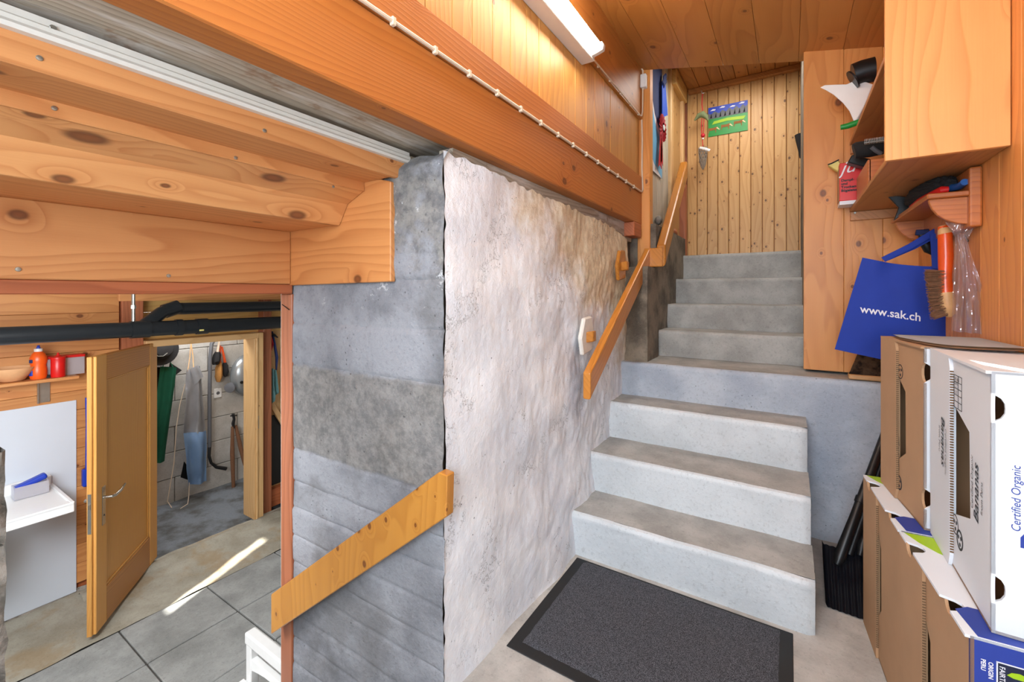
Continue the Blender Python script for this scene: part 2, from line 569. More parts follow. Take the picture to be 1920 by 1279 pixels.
M['greencloth'] = plain('green_cloth', (26, 104, 76), 0.8, var=0.1, scale=9)
M['silver'] = plain('silver_grey_cloth', (186, 188, 192), 0.36, 0.3, var=0.1, scale=7)
M['lightblue'] = plain('pale_blue_cloth', (150, 184, 222), 0.45, var=0.08, scale=7)
M['teal'] = plain('teal_cloth', (120, 168, 168), 0.8, var=0.1)
M['darkblue'] = plain('dark_blue_cloth', (32, 48, 98), 0.8, var=0.1)
M['greyplastic'] = plain('grey_hose', (92, 94, 98), 0.45)
M['vac'] = plain('silver_plastic', (150, 156, 158), 0.25, 0.5, var=0.04)
M['bristle'] = plain('brown_bristle', (122, 84, 58), 0.9, var=0.2, scale=120)
M['tanbristle'] = plain('tan_bristle', (176, 124, 62), 0.9, var=0.2, scale=120)
M['yellow'] = plain('yellow_paper', (222, 206, 120), 0.6)
M['kraft'] = plain('kraft_board', (180, 142, 106), 0.85, var=0.05, scale=9)
M['kraftedge'] = plain('kraft_edge', (120, 92, 66), 0.95, var=0.25, scale=260)
M['boxwhite'] = plain('white_board', (222, 226, 232), 0.6, var=0.015, scale=6)
M['boxblue'] = plain('printed_blue', (36, 60, 150), 0.5, var=0.03)
M['boxnavy'] = plain('printed_navy', (22, 30, 58), 0.5)
M['lime'] = plain('printed_lime', (158, 196, 22), 0.5, var=0.03)
M['skyblue'] = plain('printed_sky_blue', (110, 186, 230), 0.5)
M['ink'] = plain('printing_ink', (30, 30, 36), 0.6, var=0.02)
M['inkwhite'] = plain('white_ink', (226, 226, 232), 0.6, var=0.02)
M['rubber'] = plain('black_rubber', (22, 22, 23), 0.6, var=0.06)
M['wicker'] = plain('grey_wicker', (146, 132, 116), 0.8, var=0.25, scale=90)
M['leafgreen'] = plain('dusty_green', (122, 134, 92), 0.8, var=0.15)
M['cowbrown'] = plain('cow_brown', (150, 98, 48), 0.8, var=0.12)
M['cream'] = plain('cream_paint', (226, 208, 160), 0.8)
M['pale_z'] = wood('pale_painted_board', (206, 200, 184), (176, 168, 150), 'z', 0.2, 0.006, (4, 9), 20)


def mat_emit(name, c, s):
    N = NT(name)
    N.b.inputs['Base Color'].default_value = (0.9, 0.9, 0.9, 1)
    N.b.inputs['Emission Color'].default_value = c
    N.b.inputs['Emission Strength'].default_value = s
    return N.m


M['tube'] = mat_emit('lit_fluorescent_tube', (1.0, 0.93, 0.80, 1), 45.0)


def mat_white_wall():
    """limewashed masonry: white, tan stain shapes up by the stairs, grey rubbing behind the rail, black pits"""
    N = NT('limewashed_masonry')
    pos = N.n('NewGeometry').outputs['Position']
    sep = N.n('SeparateXYZ')
    N.l(pos, sep.inputs[0])
    y, z = sep.outputs[1], sep.outputs[2]
    col = N.mix(N.ramp(N.noise(pos, 5, 5, 0.6), 0.35, 0.7), lin((228, 232, 240)), lin((247, 249, 253)))
    warp = N.math('MULTIPLY', N.math('SUBTRACT', N.noise(pos, 4, 5, 0.65), 0.5), 1.3)
    d = N.math('ADD', N.math('MULTIPLY', N.math('SUBTRACT', y, 2.1), 0.75), N.math('MULTIPLY', N.math('SUBTRACT', z, 1.28), 1.2))
    m = N.math('MULTIPLY', N.ramp(N.math('ADD', d, warp), -0.28, 0.3), 0.8)
    tan = N.mix(N.ramp(N.noise(pos, 16, 5, 0.7), 0.4, 0.65), lin((228, 206, 160)), lin((202, 174, 124)))
    col = N.mix(m, col, tan)
    sv = N.n('Mapping')
    sv.inputs['Scale'].default_value = (1, 16, 5)
    N.l(pos, sv.inputs[0])
    streak = N.ramp(N.noise(sv.outputs[0], 1.0, 4, 0.6), 0.55, 0.75)
    col = N.mix(N.math('MULTIPLY', streak, 0.09), col, lin((168, 158, 148)))
    vo = N.n('TexVoronoi')
    vo.inputs['Scale'].default_value = 62
    N.l(pos, vo.inputs['Vector'])
    pit = N.math('SUBTRACT', 1.0, N.ramp(vo.outputs['Distance'], 0.09, 0.2))
    pit = N.math('MULTIPLY', pit, N.ramp(N.noise(pos, 17, 4, 0.7), 0.57, 0.64))
    col = N.mix(N.math('MULTIPLY', pit, 0.85), col, lin((52, 44, 40)))
    crack = N.math('SUBTRACT', 1.0, N.ramp(N.math('ABSOLUTE', N.math('SUBTRACT', N.noise(pos, 11, 5, 0.7), 0.5)), 0.002, 0.012))
    crack = N.math('MULTIPLY', crack, N.ramp(N.noise(pos, 3.5, 2), 0.54, 0.62))
    col = N.mix(N.math('MULTIPLY', crack, 0.5), col, lin((84, 76, 70)))
    dy_ = N.math('MULTIPLY', N.math('SUBTRACT', y, 1.99), 5.5)
    dz_ = N.math('MULTIPLY', N.math('SUBTRACT', z, 0.78), 3.2)
    dd_ = N.math('SQRT', N.math('ADD', N.math('MULTIPLY', dy_, dy_), N.math('MULTIPLY', dz_, dz_)))
    rub = N.math('SUBTRACT', 1.0, N.ramp(N.math('ADD', dd_, N.math('SUBTRACT', N.noise(pos, 9, 4), 0.5)), 0.2, 0.9))
    col = N.mix(N.math('MULTIPLY', rub, 0.5), col, lin((140, 144, 164)))
    N.l(col, N.b.inputs['Base Color'])
    N.b.inputs['Roughness'].default_value = 0.8
    h = N.math('ADD', N.noise(pos, 26, 6, 0.7), N.math('MULTIPLY', N.noise(sv.outputs[0], 1.0, 3), 0.8))
    h = N.math('SUBTRACT', h, N.math('MULTIPLY', N.math('ADD', pit, crack), 0.5))
    N.bump(h, 0.55, 0.010)
    return N.m


M['limewash'] = mat_white_wall()


def mat_carpet():
    N = NT('speckled_mat_pile')
    pos = N.n('TexCoord').outputs['Object']
    f = N.noise(pos, 420, 2, 0.8)
    col = N.mix(N.ramp(f, 0.4, 0.68), lin((30, 32, 38)), lin((112, 114, 122)))
    N.l(col, N.b.inputs['Base Color'])
    N.b.inputs['Roughness'].default_value = 0.95
    N.bump(f, 0.6, 0.004)
    return N.m


M['carpet'] = mat_carpet()


def mat_clear(name, tint, alpha, rough=0.12):
    N = NT(name)
    out = N.t.nodes['Material Output']
    tr = N.n('BsdfTransparent')
    tr.inputs[0].default_value = tint
    gl = N.n('BsdfGlossy')
    gl.inputs['Color'].default_value = (0.9, 0.9, 0.95, 1)
    gl.inputs['Roughness'].default_value = rough
    df = N.n('BsdfDiffuse')
    df.inputs[0].default_value = (0.75, 0.72, 0.76, 1)
    m1 = N.n('MixShader')
    m1.inputs[0].default_value = 0.5
    N.l(gl.outputs[0], m1.inputs[1])
    N.l(df.outputs[0], m1.inputs[2])
    m2 = N.n('MixShader')
    m2.inputs[0].default_value = alpha
    N.l(tr.outputs[0], m2.inputs[1])
    N.l(m1.outputs[0], m2.inputs[2])
    N.l(m2.outputs[0], out.inputs[0])
    return N.m


M['clear'] = mat_clear('clear_film', (0.95, 0.95, 0.97, 1), 0.26)
M['frost'] = mat_clear('frosted_plastic', (0.92, 0.95, 0.98, 1), 0.5, 0.3)

LOW = -0.85          # basement floor
XW = -0.89           # white wall
XR = 0.535           # right wall
XO = -1.707          # basement opening
YC = 1.018           # concrete end of the wall
XB = -4.2            # basement back wall


def struct(name, label, cat, loc=(0, 0, 0)):
    return thing(name, loc, label, cat, kind='structure')


# ---------------------------------------------------------------- setting: floors
f = MB().box(XW - 0.05, XR + 0.06, -1.2, 2.8, -0.12, 0.0).build('floor', M['floor'])
tag(f, 'grey concrete floor at the foot of the grey steps', 'floor', kind='structure')

lf = struct('floor', 'grey slab floor of the lower room behind the opening', 'floor', (-3, 0.7, LOW))
MB().box(XB - 0.02, XO + 0.2, -1.2, 2.9, LOW - 0.12, LOW - 0.012).build('bed', M['joint'], lf)
xs = [-3.52 + 0.445 * i for i in range(5)]
ys = [-1.2] + [0.97 + 0.485 * i for i in range(-4, 4)] + [2.9]
for i in range(4):
    for j in range(len(ys) - 1):
        sh = 0.0
        dz = random.uniform(-0.003, 0.002)
        MB().box(xs[i] + 0.004, xs[i + 1] - 0.004, ys[j] + 0.004 + sh, ys[j + 1] - 0.004 + sh, LOW - 0.03, LOW + dz).build('tile', M['tile'], lf, bev=0.004)


def strip_fn(a, b):
    x = XB + 0.0 + (0.68 - 0.004) * a
    y = -1.2 + 4.1 * b
    return V((x, y, LOW + 0.012 * n3((x, y, 0), 5) + 0.01 - 0.014 * a))


MB().grid(strip_fn, 14, 80).build('strip', M['strip'], lf, smooth=True)
MB().grid(lambda a, b: V((XB + 0.02 + 0.16 * a, 0.93 + 1.5 * b, LOW + 0.03 * math.sin(PI * min(1, a * 1.1)) + 0.008 * n3((a * 2, b * 15, 3), 3))), 8, 60).build('threshold', M['strip'], lf, smooth=True)

sf = MB().grid(lambda a, b: V((-5.4 + 1.22 * a, 0.7 + 2.2 * b, LOW - 0.03 + 0.01 * n3((a * 4, b * 6, 0), 2) + 0.04 * max(0, 0.25 - a))), 16, 30).build('floor', M['store_floor'], smooth=True)
tag(sf, 'dirty grey floor of the store room behind the wooden door', 'floor', kind='structure')

# ---------------------------------------------------------------- white masonry wall and its concrete end
wl = struct('wall_left', 'rough white limewashed masonry wall beside the stairs, with a bare concrete end', 'wall', (XW, YC, 0))


def wall_top(y):
    return 1.69 - 0.03 * (y - 1.0) + 0.014 * n3((y, 0, 0), 22) - (0.03 * max(0, y - 2.55) / 0.2)


def white_fn(a, b):
    y = YC - 0.004 + 0.009 * n3((0, b * 3, 0), 14) + (2.80 - YC) * a + (0.03 * n3((b, 3, 1), 9) * a)
    z = -0.04 + (wall_top(y) + 0.04) * b
    p = (0, y, z)
    d = 0.012 * n3(p, 3.2) + 0.008 * n3(p, 8, 4) * min(1, a * 2.2) + 0.0035 * n3((0, y * 1.5, z), 22, 7) * min(1, a * 1.6)
    edge = min(1, a / 0.012) if a < 0.012 else 1
    flare = 0.03 * max(0, 1 - z / 0.5) * max(0, 1 - abs(a - 0.47) * 2)
    return V((XW + d * 1.25 + flare, y, z))


MB().grid(white_fn, 200, 190).build('limewashed_face', M['limewash'], wl, smooth=True)
MB().box(-1.74, XW - 0.045, YC + 0.02, 3.0, LOW, 1.66).build('core', M['conc_dark'], wl)


JOINT = [LOW + 0.1 * i for i in range(1, 9)] + [0.07, 0.16, 0.27, 0.38, 0.49, 0.62, 0.965, 1.13, 1.29]


def conc_fn(a, b):
    z = LOW + (1.70 - LOW) * b
    x = -1.75 + (XW + 0.002 - -1.75) * a
    zj = z + 0.004 * n3((x * 3, 1, 0), 2) - 0.03 * (x + 1.3) * 0.15
    k = sum(1 for q_ in JOINT if q_ < zj)
    dj = min(abs(zj - q_) for q_ in JOINT)
    brd = 0.006 * (random.Random(k + 3).random() - 0.5) if z < 1.3 else 0.0
    lip = -0.004 * math.exp(-(dj / 0.006) ** 2)
    rough = 0.004 * n3((x, 0, z), 9) + (0.012 * n3((x, 2, z), 16) * max(0, min(1, (z - 1.2) * 3)))
    edge = max(0, (a - 0.985) / 0.015)
    top = max(0, (b - 0.985) / 0.015)
    return V((x + 0.006 * n3((0, 0, z), 20) * (a > 0.99), YC + brd - lip + rough - 0.012 * edge ** 2 + 0.03 * top, z + 0.012 * n3((x, 5, 0), 14) * top))


MB().grid(conc_fn, 80, 420).build('concrete_end', M['conc'], wl, smooth=True)

# concrete plinths that carry the upper flight's left side
cp = MB()
cp.box(-0.98, -0.75, 2.76, 3.02, 0.7, 1.418).box(-0.98, -0.76, 3.0, 4.0, 0.7, 1.72)
bmesh.ops.subdivide_edges(cp.bm, edges=cp.bm.edges[:], cuts=8, use_grid_fill=True)
for v_ in cp.bm.verts:
    v_.co += V((0.005 * n3(v_.co, 9), 0.006 * n3(v_.co, 9, 3), 0.006 * n3(v_.co, 9, 6)))
pl = cp.build('trim_1', M['conc_dark'], smooth=True)
tag(pl, 'low grey-brown concrete plinth along the left of the upper steps', 'plinth', kind='structure')

# ---------------------------------------------------------------- stairs
st = thing('concrete_staircase', (-0.3, 1.915, 0), 'grey painted concrete staircase rising to the boarded landing wall', 'stairs', kind='structure')
NOSE = [(1.915, 0.204, -0.93, 0.080, 2.19), (2.18, 0.403, -0.93, 0.076, 2.49), (2.475, 0.612, -0.93, 0.072, 2.72), (2.70, 0.82, -0.93, 0.60, 3.1)]
UP = [(3.07, 0.996, -0.77, 0.16, 3.36), (3.33, 1.172, -0.77, 0.16, 3.65), (3.61, 1.362, -0.77, 0.16, 3.94), (3.90, 1.572, -0.77, 0.16, 4.22)]
zb = -0.02
for k, (y0, zt, x0, x1, y1) in enumerate(NOSE + UP):
    stp = thing('step', V((0, 0, 0)) , None, None)
    stp.parent = st
    stp.location = V(((x0 + x1) / 2, y0, zb)) - V(st.location)
    wl_ = wloc(stp)
    base = zb if k else -0.01

    def body(a, b, y0=y0, y1=y1, x0=x0, x1=x1, zt=zt, base=base):
        # cross-section path along b: right cheek is closed separately
        x = x0 + (x1 - x0) * a
        path = [(y0 + 0.008, base), (y0 + 0.002, zt - 0.05), (y0, zt - 0.02), (y0 + 0.006, zt - 0.006), (y0 + 0.018, zt)]
        i = min(3, int(b * 4))
        f_ = b * 4 - i
        p = [path[i][0] + (path[i + 1][0] - path[i][0]) * f_, path[i][1] + (path[i + 1][1] - path[i][1]) * f_]
        rnd = max(0, (a - 0.97) / 0.03)
        w = 0.006 * n3((x, y0, p[1]), 5) + 0.003 * n3((x, y0 + 3, p[1]), 17)
        return V((x - 0.012 * 0, p[0] + w + 0.014 * rnd ** 2, p[1] + 0.003 * n3((x, y0, 0), 4) * b - 0.006 * rnd ** 2 * b))
    m = MB().grid(body, 60, 12)
    yb = y1 if k != 3 else 2.95
    if k != 3:
        m.grid(lambda a, b, y0=y0, y1=y1, x1=x1, zt=zt, base=base: V((x1 + 0.004 * n3((0, y0 + a, b), 8), y0 + 0.02 + (y1 - y0 - 0.02) * a, base + (zt - 0.005 - base) * b)), 12, 10)
    m.build('riser', M['riser'] if k < 3 else (M['bluewall'] if k == 3 else M['tread']), stp, smooth=True)
    MB().grid(lambda a, b, y0=y0, y1=y1, x0=x0, x1=x1, zt=zt: V((x0 + (x1 - x0) * a, y0 + 0.017 + (y1 - y0 - 0.017) * b, zt + 0.003 * n3(((x0 + (x1 - x0) * a), y0, 0), 4) + 0.003 * n3((a * 3, b, y0), 3) * min(1, b * 6) * min(1, (1 - b) * 8))), 50, 12).build('tread', M['tread'], stp, smooth=True)
    zb = zt - 0.01
MB().grid(lambda a, b: V((0.05 + 0.56 * a, 2.704 + 0.004 * n3((a * 3, b * 3, 0), 3), -0.01 + 0.66 * b)), 30, 30).build('landing_face', M['bluewall'], st, smooth=True)
MB().box(-0.93, 0.07, 1.96, 2.72, -0.1, 0.19).box(-0.93, 0.066, 2.22, 2.72, 0.15, 0.39).box(-0.93, 0.062, 2.51, 2.73, 0.35, 0.6).box(-0.93, 0.6, 2.73, 4.4, -0.1, 0.80).box(-0.77, 0.16, 3.1, 4.4, 0.7, 0.98).box(-0.77, 0.16, 3.36, 4.4, 0.9, 1.16).box(-0.77, 0.16, 3.64, 4.4, 1.1, 1.35).box(-0.77, 0.16, 3.93, 4.4, 1.3, 1.56).build('core', M['tread'], st)

# steps down to the basement
bs = thing('basement_staircase', (-1.3, 0.5, LOW), 'short concrete staircase down to the lower room', 'stairs', kind='structure')
for k in range(4):
    x0, x1 = XW - 0.05 - 0.2 * (k + 1), XW - 0.05 - 0.2 * k
    MB().box(x0, x1 + 0.02, 0.05, YC, LOW - 0.1, -0.17 * (k + 1)).build('step', M['floor'], bs, bev=0.008)

# ---------------------------------------------------------------- wooden wall over the masonry
wu = struct('wall_left', 'orange timber upper wall above the white masonry, with beam and upright boards', 'wall', (-0.9, 1, 1.7))
YA, YE = -1.1, 2.985
MB().box(-0.93, -0.85, YA, YE, 1.718, 1.93).build('beam', M['beam'], wu, bev=0.004)
MB().box(-0.93, -0.846, YA, YE, 1.932, 2.042).build('beam', M['beam'], wu, bev=0.003)
yy = YA
while yy < YE - 0.01:
    w_ = random.choice((0.10, 0.115, 0.13, 0.14))
    y2 = min(YE, yy + w_)
    MB().box(-0.93, -0.866 + random.uniform(-0.001, 0.001), yy + 0.0008, y2 - 0.0008, 2.04, 2.435).build('board', M['clad_z'], wu, bev=0.0025)
    yy = y2
MB().box(-0.93, -0.85, YA, YE, 2.435, 2.84).build('top_board', M['ceil'], wu, bev=0.003)
MB().box(-0.97, -0.845, 2.80, 2.955, 1.625, 1.716).build('packing_block', M['red_y'], wu, bev=0.004)
MB().box(-0.88, -0.795, 2.985, 3.06, 1.44, 2.86).build('post', M['panel_z'], wu, bev=0.004)

# soffit over the basement stairs: stepped boards, each a board of its own
so = struct('ceiling', 'stepped orange wooden soffit over the way down to the basement', 'ceiling', (-1.3, 0, 1.3))
Y0 = -0.9
MB().box(XO - 0.012, XO + 0.014, Y0, 0.999, 1.287, 1.498).build('board', M['board_y'], so, bev=0.003)
MB().box(XO - 0.012, -1.39, Y0, 0.999, 1.498, 1.52).build('soffit_board', M['board_y'], so, bev=0.002)
prof = [(-1.40, 1.496), (-1.38, 1.496), (-1.333, 1.568), (-1.249, 1.604), (-1.249, 1.66), (-1.40, 1.66)]
MB().prism([(a, Y0, b) for a, b in prof], (0, 0.999 - Y0, 0)).build('chamfered_beam', M['board_y2'], so, bev=0.002)
MB().box(-1.26, -1.243, Y0, 0.999, 1.603, 1.64).build('fascia', M['board_y'], so, bev=0.002)
MB().box(-1.27, -1.10, Y0, 0.999, 1.634, 1.652).build('soffit_board', M['board_y'], so, bev=0.002)
MB().box(-1.112, -1.09, Y0, YC + 0.03, 1.632, 1.70).build('fascia', M['board_y'], so, bev=0.003)
side = [V((XO - 0.01, 1.0, 1.64)), V((-1.18, 1.0, 1.64)), P(732, 340, y=1.0), P(732, 528, y=1.0), V((XO - 0.01, 1.0, 1.282))]
MB().prism(side, (0, 0.022, 0)).build('side_panel', M['panel_x'], so, bev=0.003)
for u, v, xx in ((34, 505, XO + 0.0145), (316, 517, XO + 0.0145)):
    MB().lathe(P(u, v, x=xx), [(0.006, 0), (0.0055, 0.002), (0.002, 0.0025)], 12, (1, 0, 0)).build('screw', M['metal'], so)
for u, v, xx in ((74, 109, -1.09), (496, 245, -1.09), (102, 203, -1.243), (442, 296, -1.243), (625, 350, -1.243)):
    MB().lathe(P(u, v, x=xx), [(0.005, 0), (0.0045, 0.0015), (0.002, 0.002)], 10, (1, 0, 0)).build('screw', M['metal'], so)

wt = MB()
tp = [(-1.115, 1.686), (-1.074, 1.686), (-1.070, 1.693), (-1.076, 1.70), (-1.076, 1.708), (-1.081, 1.712), (-1.081, 1.724), (-1.115, 1.728)]
wt.prism([(a, Y0, b) for a, b in tp], (0, YC + 0.035 - Y0, 0))
t1 = wt.build('trim_2', M['whitepaint'])
tag(t1, 'white moulded strip running along the top of the orange soffit', 'trim', kind='structure')
for u, v in ((100, 52), (500, 202), (727, 288)):
    MB().lathe(P(u, v, x=-1.078), [(0.005, 0), (0.004, 0.001)], 10, (1, 0, 0)).build('screw', M['metal'], t1)


def old_fn(a, b):
    y = Y0 + (2.95 - Y0) * b
    x = -1.13 + (-0.90 - -1.13) * a
    return V((x, y, 1.737 + 0.006 * n3((x * 6, y, 0), 3) + 0.003 * n3((x, y, 0), 25)))


ow = MB().grid(old_fn, 12, 160)
ow.box(-0.97, -0.912, YC + 0.06, 2.95, 1.60, 1.7175)
ow.box(-1.13, -0.9, Y0, 2.95, 1.752, 1.80)
t3 = ow.build('trim_3', M['greywood'], smooth=True)
tag(t3, 'weathered grey old timber between the white strip and the orange beam', 'beam', kind='structure')

# opening to the basement
op = struct('trim_4', 'reddish wooden post and lintel framing the opening to the lower room', 'frame', (XO, 0.5, LOW))
MB().box(XO - 0.11, XO + 0.004, Y0, YC - 0.004, 1.247, 1.287).build('lintel', M['red_y'], op, bev=0.003)
MB().box(-3.94, -3.9, 1.075, 2.88, 1.195, 1.305).build('header_board', M['board_y'], op, bev=0.003)
MB().box(XO - 0.078, XO + 0.0, 1.0105, YC + 0.03, LOW, 1.247).build('post', M['red_z'], op, bev=0.003)
pn = P(536, 575, x=XO + 0.004)
pr_ = MB()
for i in range(1):
    pr_.tube([P(529, 571, y=1.010), P(542, 581, y=1.006)], 0.0018, 6)
pr_.build('nail', M['blackmatte'], op)

lp_ = MB().grid(lambda a, b: V((XO + 0.02 + 0.03 * n3((a, b * 6, 0), 5), 0.02 + 0.222 * a + 0.012 * n3((a * 2, b * 9, 4), 3), LOW - 0.05 + 1.75 * b)), 16, 90)
lp_.box(XO - 0.2, XO + 0.0, 0.03, 0.225, LOW - 0.05, 0.9)
lp_.grid(lambda a, b: V((XO + 0.02 - 0.2 * a, 0.242 + 0.012 * n3((2, b * 9, 4), 3) - 0.01 * a, LOW - 0.05 + 1.75 * b)), 6, 90)
t5 = lp_.build('trim_5', M['stone'], smooth=True)
tag(t5, 'rough stone pier edge at the far left of the picture', 'pier', kind='structure')

# ---------------------------------------------------------------- ceilings
cl = struct('ceiling', 'sloping brown board ceiling over the stairs', 'ceiling', (0, 1, 2.6))
zc = lambda x: 2.775 - 0.22 * (x + 0.85)
xx = -0.93
while xx < 0.62:
    x2 = min(0.62, xx + 0.195)
    a, b = xx + 0.0006, x2 - 0.0006
    MB().hexa([(a, -1.2, zc(a)), (b, -1.2, zc(b)), (b, 2.985, zc(b)), (a, 2.985, zc(a)), (a, -1.2, zc(a) + 0.03), (b, -1.2, zc(b) + 0.03), (b, 2.985, zc(b) + 0.03), (a, 2.985, zc(a) + 0.03)]).build('board', M['ceil'], cl, bev=0.0015)
    xx = x2

MB().hexa([(-0.95, -1.2, zc(-0.95) + 0.031), (0.66, -1.2, zc(0.66) + 0.031), (0.66, 2.985, zc(0.66) + 0.031), (-0.95, 2.985, zc(-0.95) + 0.031), (-0.95, -1.2, zc(-0.95) + 0.05), (0.66, -1.2, zc(0.66) + 0.05), (0.66, 2.985, zc(0.66) + 0.05), (-0.95, 2.985, zc(-0.95) + 0.05)]).build('backing', M['ceil'], cl)
al = struct('ceiling', 'boarded alcove ceiling above the top of the steps', 'ceiling', (-0.3, 3.6, 3.0))
xx = -0.95
while xx < 0.45:
    MB().box(xx + 0.0015, xx + 0.0935, 2.97, 4.25, 3.06 + random.uniform(0, 0.001), 3.08).build('board', M['alcove_y'], al, bev=0.003)
    xx += 0.095
MB().prism([(-0.93, 2.95, zc(-0.93) + 0.028), (0.62, 2.95, zc(0.62) + 0.028), (0.62, 2.95, 3.12), (-0.93, 2.95, 3.12)], (0, 0.034, 0)).build('header_board', M['alcove_y'], al)
MB().box(-0.96, 0.62, 2.985, 4.3, 3.081, 3.10).build('backing', M['alcove_y'], al)
MB().box(-0.76, 0.45, 4.10, 4.145, 3.02, 3.06).build('moulding', M['alcove_y'], al, bev=0.004)

# boarded end wall on the landing
wb = struct('wall_back', 'knotty vertical pine board wall at the top of the steps', 'wall', (-0.3, 4.15, 1.57))
xx = -0.775
while xx < 0.42:
    MB().box(xx + 0.0018, xx + 0.0822, 4.145 + random.uniform(-0.001, 0.001), 4.17, 1.555, 3.07).build('board', M['alcove_z'], wb, bev=0.0035)
    xx += 0.084
MB().box(-0.8, 0.45, 4.168, 4.2, 1.5, 3.1).build('backing', M['red_z'], wb)

wa = struct('wall_left', 'pale board wall and door frame on the left of the alcove', 'wall', (-0.85, 3.5, 1.7))
yy = 3.05
for k in range(7):
    MB().box(-0.86, -0.825 + random.uniform(-0.001, 0.001), yy + 0.001, yy + 0.084, 1.70, 3.07).build('board', M['pale_z'], wa, bev=0.003)
    yy += 0.085
MB().box(-0.87, -0.80, 3.645, 3.72, 1.70, 3.07).build('frame_post', M['frame_z'], wa, bev=0.005)
MB().box(-0.86, -0.81, 3.72, 4.04, 1.72, 2.95).build('panel', M['alcove_z'], wa, bev=0.004)
MB().box(-0.86, -0.785, 4.03, 4.10, 1.57, 3.0).build('frame_post', M['frame_z'], wa, bev=0.005)
MB().box(-0.86, -0.765, 3.66, 4.10, 2.94, 3.06).build('head_board', M['yellow_y'], wa, bev=0.005)
MB().box(-0.84, -0.755, 3.99, 4.05, 1.56, 2.2).build('lower_post', M['red_z'], wa, bev=0.004)
MB().box(-0.9, -0.86, 2.99, 4.2, 1.70, 3.1).build('backing', M['red_z'], wa)
for (u, v) in ((1235, 413), (1262, 415), (1265, 436)):
    q = P(u, v, x=-0.80)
    sm = MB().ball(q, 0.05, 0.5, 0.9, 0.7)
    for v_ in sm.bm.verts:
        v_.co += V((0, 1, 1)) * 0.01 * n3(v_.co, 20)
    sm.build('stone', M['stone'] if u < 1240 else M['red_z'], wa, smooth=True)

# right wall and the upright panel on the landing
wr = struct('wall_right', 'orange vertical board wall on the right behind the shelves', 'wall', (XR, 2.3, 0))
yy = 1.45
while yy < 2.9:
    MB().box(XR, XR + 0.02, yy + 0.0007, yy + 0.1493, 0.0, 2.6).build('board', M['right_z'], wr, bev=0.0015)
    yy += 0.15
MB().box(XR, XR + 0.06, -1.2, 0.79, -0.1, 2.7).box(XR, XR + 0.06, 1.02, 1.45, -0.1, 2.7).box(XR, XR + 0.06, 0.79, 1.02, -0.1, 0.78).box(XR, XR + 0.06, 0.79, 1.02, 1.48, 2.7).box(XR + 0.019, XR + 0.06, 1.45, 3.0, -0.1, 2.7).build('backing', M['plaster'], wr)  # unseen gap added near the viewer so sun reaches the white box
up = struct('wall_back', 'orange upright board panel standing on the landing behind the blue bag', 'wall', (0.3, 2.87, 0.82))
for x0, x1 in ((0.066, 0.242), (0.242, 0.40), (0.40, 0.555)):
    MB().box(x0 + 0.0005, x1 - 0.0005, 2.87, 2.895, 0.835, zc(x0) - 0.002).build('board', M['panel_z'], up, bev=0.0015)
MB().box(0.075, 0.60, 2.893, 2.97, 0.83, 2.55).build('backing', M['conc_dark'], up)
MB().box(0.075, 0.60, 2.97, 4.3, 0.83, 3.1).build('side_wall', M['conc_dark'], up)

# unseen wall behind the camera, slits added to let the sun through
wf = MB()


def wall_cols(m, y0, y1, x0, x1, z0, z1, holes):
    xs_ = sorted({x0, x1} | {h[0] for h in holes} | {h[1] for h in holes})
    for a, b in zip(xs_[:-1], xs_[1:]):
        zz = [(h[2], h[3]) for h in holes if h[0] <= a and h[1] >= b]
        lo = z0
        for h0, h1 in sorted(zz):
            m.box(a, b, y0, y1, lo, h0)
            lo = h1
        m.box(a, b, y0, y1, lo, z1)


wall_cols(wf, -1.2, -1.1, -4.35, XR + 0.06, -1.0, 3.0, [(-2.565, -2.445, 0.70, 1.30), (-1.42, -1.2, 0.80, 1.12)])
o = wf.build('wall_front', M['plaster'])
tag(o, 'pale plastered entrance wall behind the viewer with two narrow slits added to let sun in', 'wall', kind='structure')
o = MB().box(-5.5, 2.0, -6.0, -1.2, -0.2, -0.02).build('floor', M['floor'])
tag(o, 'paved forecourt outside the entrance wall', 'floor', kind='structure')
o = MB().box(-5.6, -0.93, -1.2, 3.0, 2.9, 3.0).box(-5.6, XO - 0.15, -1.2, 3.0, 1.31, 1.36).build('ceiling', M['plaster'])
tag(o, 'plain ceiling of the lower room', 'ceiling', kind='structure')
o = MB().box(-5.6, -0.94, 3.06, 3.1, 1.36, 3.0).box(-5.6, -5.5, -1.2, 3.1, -1.0, 3.0).box(-5.5, -1.74, 2.9, 3.0, -1.0, 1.36).box(-1.85, -1.74, YC + 0.03, 2.9, -1.0, 1.36).build('wall_back', M['plaster'])
tag(o, 'plain far wall of the lower room', 'wall', kind='structure')

# ---------------------------------------------------------------- basement back wall
bw = struct('wall_left', 'horizontal pine board wall of the lower room behind the sink', 'wall', (XB, 0.5, LOW))
zz = -0.78
while zz < 1.28:
    z2 = min(1.30, zz + 0.135)
    MB().box(XB - 0.03, XB - 0.002, -1.1, 1.16, zz + 0.001, z2 - 0.001).build('board', M['base_y'], bw, bev=0.002)
    zz = z2
MB().box(XB - 0.06, XB - 0.03, -1.1, 1.3, LOW - 0.05, 1.31).build('backing', M['red_y'], bw)
cb = MB().grid(lambda a, b: V((XB - 0.01 + 0.035 * a + 0.012 * n3((a, b * 14, 0), 3), -1.1 + 2.4 * b, LOW - 0.03 + 0.065 * (1 - a) + 0.008 * n3((a * 2, b * 20, 3), 3))), 6, 120)
cb.build('stone_footing', M['stone'], bw, smooth=True)
MB().box(XB - 0.05, XB + 0.015, 1.17, 1.30, LOW + 0.03, 1.31).build('post', M['red_z'], bw, bev=0.004)
for k in range(4):
    MB().box(XB - 0.12, XB - 0.1, 1.29, 2.9, 0.88 + 0.11 * k, 0.988 + 0.11 * k).build('upper_board', M['yellow_y'], bw, bev=0.002)
